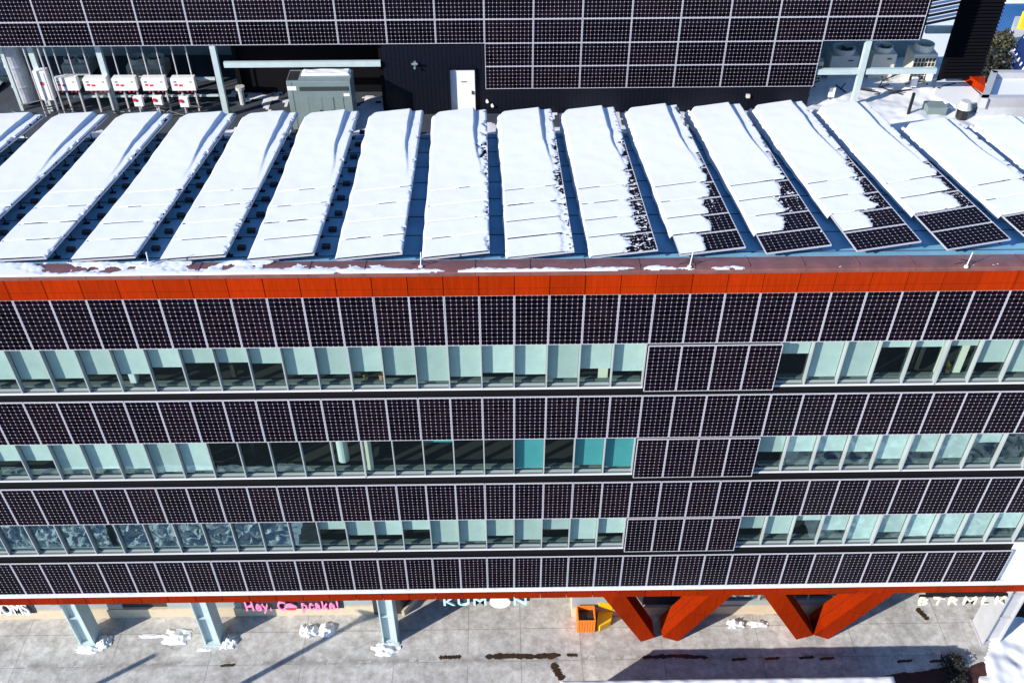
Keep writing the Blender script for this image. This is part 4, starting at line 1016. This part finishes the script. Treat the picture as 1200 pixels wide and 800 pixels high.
# wet stains
def stain(pts, w, seed, name='wet_stain'):
    P = [gp_(*p) for p in pts]; m_ = MB(); top = []; bot = []
    N = 40
    for i in range(N + 1):
        f = i / N * (len(P) - 1); j = min(int(f), len(P) - 2); c = P[j].lerp(P[j + 1], f - j)
        d = (P[j + 1] - P[j]).normalized(); nn = V3((-d.y, d.x, 0)); e = min(1, i / 3, (N - i) / 3) ** .5
        ww = w * e * (1 + .7 * nz(i * .35, seed) + .4 * nz(i * 1.1, seed + 3)); off = w * .5 * nz(i * .3, seed + 9)
        top.append(c + nn * (ww + off)); bot.append(c + nn * (-ww + off))
    for i in range(N): m_.face([V3((p.x, p.y, .004)) for p in (bot[i], bot[i + 1], top[i + 1], top[i])])
    o = obj(name, m_.mesh(name, MT['stain'])); tag(o, kind='structure'); return o
stain([(568, 769), (600, 768), (625, 769), (658, 767)], .1, 1); stain([(514, 770), (541, 769)], .07, 2); stain([(648, 776), (652, 785), (660, 796)], .13, 3)
stain([(664, 767), (677, 767)], .06, 4); stain([(752, 770), (790, 768), (830, 770)], .07, 5)
for i, (px, py) in enumerate(((866, 772), (905, 771), (945, 770), (969, 771), (1060, 774), (1098, 774), (267, 779))):
    stain([(px - 9, py + 1), (px - 2, py), (px + 4, py), (px + 9, py - 1)], .05, 20 + i * 3)
stain([(1074, 712), (1088, 726)], .1, 40)

# low wall with snow, bottom right
c0 = V3((1.98, -.92, 0)); G = empty('low_wall', (7, -1.3, 0), 'low retaining wall capped with snow along the bottom edge', 'wall')
m_ = MB(); m_.box(1.45, 12.1, -2.5, -1.53, 0, 1.88); part('wall', m_, MT['greywall'], G)
snow_sheet('wall_snow', (1.43, -2.5, 1.88), V3((10.69, 0, 0)), V3((0, 1.0, 0)), V3((0, 0, 1)), 260, 30,
           lambda a, b: (.09 + .03 * nz(a * 30, b * 4, 2) + .03 * nz(a * 9, b * 2, 5)) * min(1, a / .015, (1 - a) / .015, b / .1, (1 - b) / .12 + .05 * nz(a * 40, 1, 8)) ** .5 if 0 < a < 1 and 0 < b < 1 else 0, 'snow cap on the low wall at the bottom edge')
# planting bed, snow and shrub at bottom right
bd = snow_sheet('planting_bed', (12.4, -2.1, .002), V3((5.2, 0, 0)), V3((0, 2.6, 0)), V3((0, 0, 1)), 120, 70,
    lambda a, b: (lambda t: t if t > 0 and .005 < a < .995 and .005 < b < .995 else -1)(.05 + .03 * nz(a * 14, b * 8, 2) + .09 * nz(a * 3.3, b * 2.2, 6) - .3 * ss(.62, 1.0, b - .28 * a + .1)))
bd.data.materials[0] = MT['mulch']; bd['kind'] = 'structure'; del bd['category']
tag(sheet('planting_bed', 17.7, 26, -1.6, 3.5, .008, MT['mulch'], 60, 40, lambda x, y: .03 + .04 * nz(x * 3, y * 3, 2)), kind='structure')
def bed(a, b):
    x = 14.8 + 8 * a; y = -2.0 + 3.7 * b
    t = .16 * nz(x * .8, y * .9, 4) + .1 * nz(x * 2.4, y * 2.1, 1) + .15 - .3 * ss(.2, 0, a - .12 * b) - .25 * ss(.55, .75, b) * ss(.3, .15, a)
    return t if t > 0 and .01 < a < .99 and .01 < b < .99 else -1
snow_sheet('bed_snow', (14.8, -2.0, .03), V3((8, 0, 0)), V3((0, 3.7, 0)), V3((0, 0, 1)), 130, 70, bed, 'broken snow over the planting bed by the right-hand column')

def shrub(cx, cy, r, h, n, seed, label, m='leaf', group=None, z0=0, lsize=.05):
    rr = random.Random(seed); G = empty('shrub', (cx, cy, z0), label, 'shrub', group)
    m_ = MB()
    for i in range(14):
        t = rr.uniform(0, 6.28); e = V3((math.cos(t), math.sin(t), 0)); m_.cyl((cx, cy, z0), V3((cx, cy, z0 + h * rr.uniform(.6, .95))) + e * r * rr.uniform(.3, .9), .012, 5, 0, .004)
    part('stem', m_, MT['bark'], G)
    m_ = MB()
    for i in range(n):
        t = rr.uniform(0, 6.28); q = rr.random() ** .5; z = rr.random()
        k = .6 + .5 * noise.noise(V3((math.cos(t) * 1.7, math.sin(t) * 1.7, z * 2 + seed)))
        p = V3((cx + math.cos(t) * r * q * k * 1.2, cy + math.sin(t) * r * q * k * 1.2, z0 + .05 + h * z * (1 - .3 * q)))
        a = V3((rr.gauss(0, 1), rr.gauss(0, 1), rr.gauss(0, .5))).normalized() * lsize * rr.uniform(.6, 1.3); b = a.cross(V3((rr.gauss(0, 1), rr.gauss(0, 1), 1))).normalized() * lsize * .5
        m_.face([p - a, p + b, p + a, p - b])
    part('foliage', m_, MT[m], G)
    return G
shrub(15.1, -.05, .5, .35, 700, 2, 'dark leafy shrub at the edge of the snowy planting bed')
shrub(14.9, -.8, .5, .3, 600, 5, 'small dark shrub in front of the snowy bed at the bottom edge')
# street lamp outside the frame whose shadow crosses the paving
ld = V3((math.sin(R(59)), math.cos(R(59)), 0)); pb = V3((-8.77, -.34, 0)) - ld * 6.6
G = empty('street_lamp', pb, 'tall steel street lamp past the lower left picture edge', 'street lamp')
m_ = MB(); m_.cyl(pb, pb + V3((0, 0, 4.9)), .12, 14, 0, .09); m_.cyl(pb, pb + V3((0, 0, .3)), .17, 14); part('pole', m_, MT['shopdark'], G)
m_ = MB(); m_.cyl(pb + V3((0, 0, 4.9)), pb + V3((0, 0, 5.25)), .1, 14, 0, .26); part('lamp_head', m_, MT['whiteletter'], G)

tip = gp_(185, 775); pb = tip - ld * 9.0
m_ = MB(); m_.cyl(pb, pb + V3((0, 0, 9.0 * math.tan(R(SUN_EL)))), .11, 14, 0, .09); solo('bollard_pole', m_, MT['shopdark'], 'plain dark pole past the lower left picture edge', 'pole', origin=pb)
# ------------------------------------------------------------------ little things seen through the windows
def potted(x, y, z, label, fl=False):
    G = empty('potted_plant', (x, y, z), label, 'plant'); m_ = MB(); m_.cyl((x, y, z), (x, y, z + .13), .05, 12, 0, .075); part('pot', m_, MT['terracotta'], G)
    m_ = MB(); rr = random.Random(int(x * 100))
    for i in range(26):
        t = rr.uniform(0, 6.28); p = V3((x, y, z + .12)); e = V3((math.cos(t), math.sin(t), 0)); tip = p + e * rr.uniform(.05, .13) + V3((0, 0, rr.uniform(.05, .22)))
        b = V3((-math.sin(t), math.cos(t), 0)) * .02; m_.face([p, p.lerp(tip, .5) + b, tip, p.lerp(tip, .5) - b])
    part('foliage', m_, MT['flower' if fl else 'green'], G)
zs = ZL - 3.20 + .06
potted(X(-5) + .3, .55, zs, 'small potted plant on the upper window sill, left of two'); potted(X(-4) - .12, .55, zs, 'small potted plant on the upper window sill, right of two')
potted(X(13) + .45, .55, zs, 'yellow flowers in a pot on the upper right window sill', True)
m_ = MB(); m_.box(X(13) - .22, X(13) - .02, 1.0, 1.03, ZL - 2.6, ZL - 2.2); solo('salmon_board', m_, MT['salmon'], 'salmon board inside the fifth window of the upper right band', 'board')
m_ = MB(); m_.box(X(13) + .08, X(13) + .26, .5, .56, ZL - 3.1, ZL - 1.6); m_.box(X(14) - .3, X(14) - .1, .5, .56, ZL - 3.1, ZL - 1.6); solo('curtain', m_, MT['curtain'], 'pair of cream curtains framing the yellow flowers in the upper right window', 'curtain')
m_ = MB(); m_.box(X(-12) + .1, X(-12) + .28, .5, .66, zs, zs + .3); solo('storage_box', m_, MT['whitebox'], 'white box on the inner sill of the upper left window band', 'box')
m_ = MB(); m_.box(X(3) - .3, X(3) - .05, .5, .6, zs, zs + .34); solo('paper_stack', m_, MT['curtain'], 'white paper stack on the sill near the upper band interruption', 'paper')
m_ = MB(); m_.box(X(-5) + .03, X(-5) + .2, .42, .5, ZL - 6.5, ZL - 5.0); solo('curtain', m_, MT['curtain'], 'narrow pale curtain in the dark middle window band', 'curtain')
m_ = MB(); m_.cyl((X(-6) + .15, .8, ZL - 6.45), (X(-6) + .15, .8, ZL - 4.7), .16, 16); solo('interior_column', m_, MT['blind'], 'pale green round column inside the dark middle windows', 'column')

# ------------------------------------------------------------------ background beyond the roof, top right
def boxbuilding(name, px0, px1, pyb, Yd, depth, h, m, label, roofsnow=True):
    a = at(px0, pyb, 'y', Yd); b = at(px1, pyb, 'y', Yd)
    G = empty(name, ((a.x + b.x) / 2, Yd + depth / 2, 0), label, 'building')
    m_ = MB(); m_.box(a.x, b.x, Yd, Yd + depth, 0, h); part('wall', m_, m, G)
    if roofsnow:
        m_ = MB(); m_.box(a.x - .1, b.x + .1, Yd - .1, Yd + depth + .1, h + .001, h + .3); part('roof', m_, MT['snow'], G, bevel=.1)
    return G, a, b
def yard(px, py, z=0): return at(px, py, 'z', z)
# blue container
p = yard(1160, 44); q = yard(1188, 44)
G = empty('shipping_container', ((p.x + q.x) / 2, p.y + 1.2, 0), 'blue corrugated container with snowy roof beyond the building', 'container')
m_ = MB(); m_.box(p.x - 1, q.x, p.y, p.y + 2.4, .02, 2.5)
for i in range(24): xx = p.x - 1 + (q.x - p.x + 1) * i / 24; m_.box(xx, xx + .06, p.y - .04, p.y, .1, 2.4)
part('body', m_, MT['bluepaint'], G)
m_ = MB(); m_.box(p.x - 1, q.x, p.y, p.y + 2.4, 2.501, 2.7); part('snow_cover', m_, MT['snow'], G, bevel=.06)
# pale building with panels on it
a = yard(1173, 96); b = yard(1187, 6); d = (b - a); rgt = V3((d.y, -d.x, 0)).normalized()
G = empty('pale_building', a, 'low pale building with snowy roof at the top right edge', 'building')
m_ = MB(); m_.prism([a, b, b + rgt * 1.1, a + rgt * .7], (0, 0, 1.6)); part('wall', m_, MT['greywall'], G)
m_ = MB(); m_.prism([a + rgt * .72, b + rgt * 1.12, b + rgt * 30, a + rgt * 30], (0, 0, 1.2)); part('roof', m_, MT['snow'], G)
b0 = yard(1180, 66, 1.3); b1 = yard(1197, 100, 1.3); u = (b1 - b0); v = V3((3.4, 3.6, 1.7))
e = empty('solar_rack', b0, 'blue tilted solar rack on the pale snowy roof at the right edge', 'solar rack')
m_ = MB(); m_.obox(b0, u, v, V3((0, 0, .06))); part('glass_face', m_, MT['bluepanel'], e)
m_ = MB()
for i in range(6):
    for j in range(3): m_.obox(b0 + u * (.06 + .16 * i) + v * (.12 + .3 * j) + V3((0, 0, .062)), u * .05, v * .06, V3((0, 0, .02)))
part('clip', m_, MT['whiteletter'], e)
m_ = MB(); c = yard(1192, 40, 1.25); m_.box(c.x, c.x + 8, c.y, c.y + .3, 1.21, 2.8); solo('yellow_wall', m_, MT['yellowwall'], 'short bright yellow wall on the pale roof at the right edge', 'wall', origin=c)
for i, (px, py, r, h) in enumerate(((1163, 72, 1.1, 3.0), (1157, 88, 1.2, 2.6), (1170, 84, .9, 2.0))):
    p = yard(px, py + 8)
    shrub(p.x, p.y, r, h, 1600, 30 + i, f"evergreen bush beyond the building, {('tallest', 'leftmost', 'rightmost')[i]} of three", 'leaf2' if i == 0 else 'leaf', 'bushes beyond the building', 0, .16)
p = yard(1150, 12)
G = empty('far_house', (p.x, p.y + 20, 0), 'distant low house with snowy roof at the very top right', 'house')
m_ = MB(); m_.box(p.x - 6, p.x + 12, p.y + 16, p.y + 24, 0, 3); part('wall', m_, MT['brown'], G)
m_ = MB(); m_.prism([(p.x - 6.4, p.y + 15.5, 3.001), (p.x - 6.4, p.y + 24.5, 3.001), (p.x - 6.4, p.y + 20, 5)], (18.8, 0, 0)); part('roof', m_, MT['snow'], G)
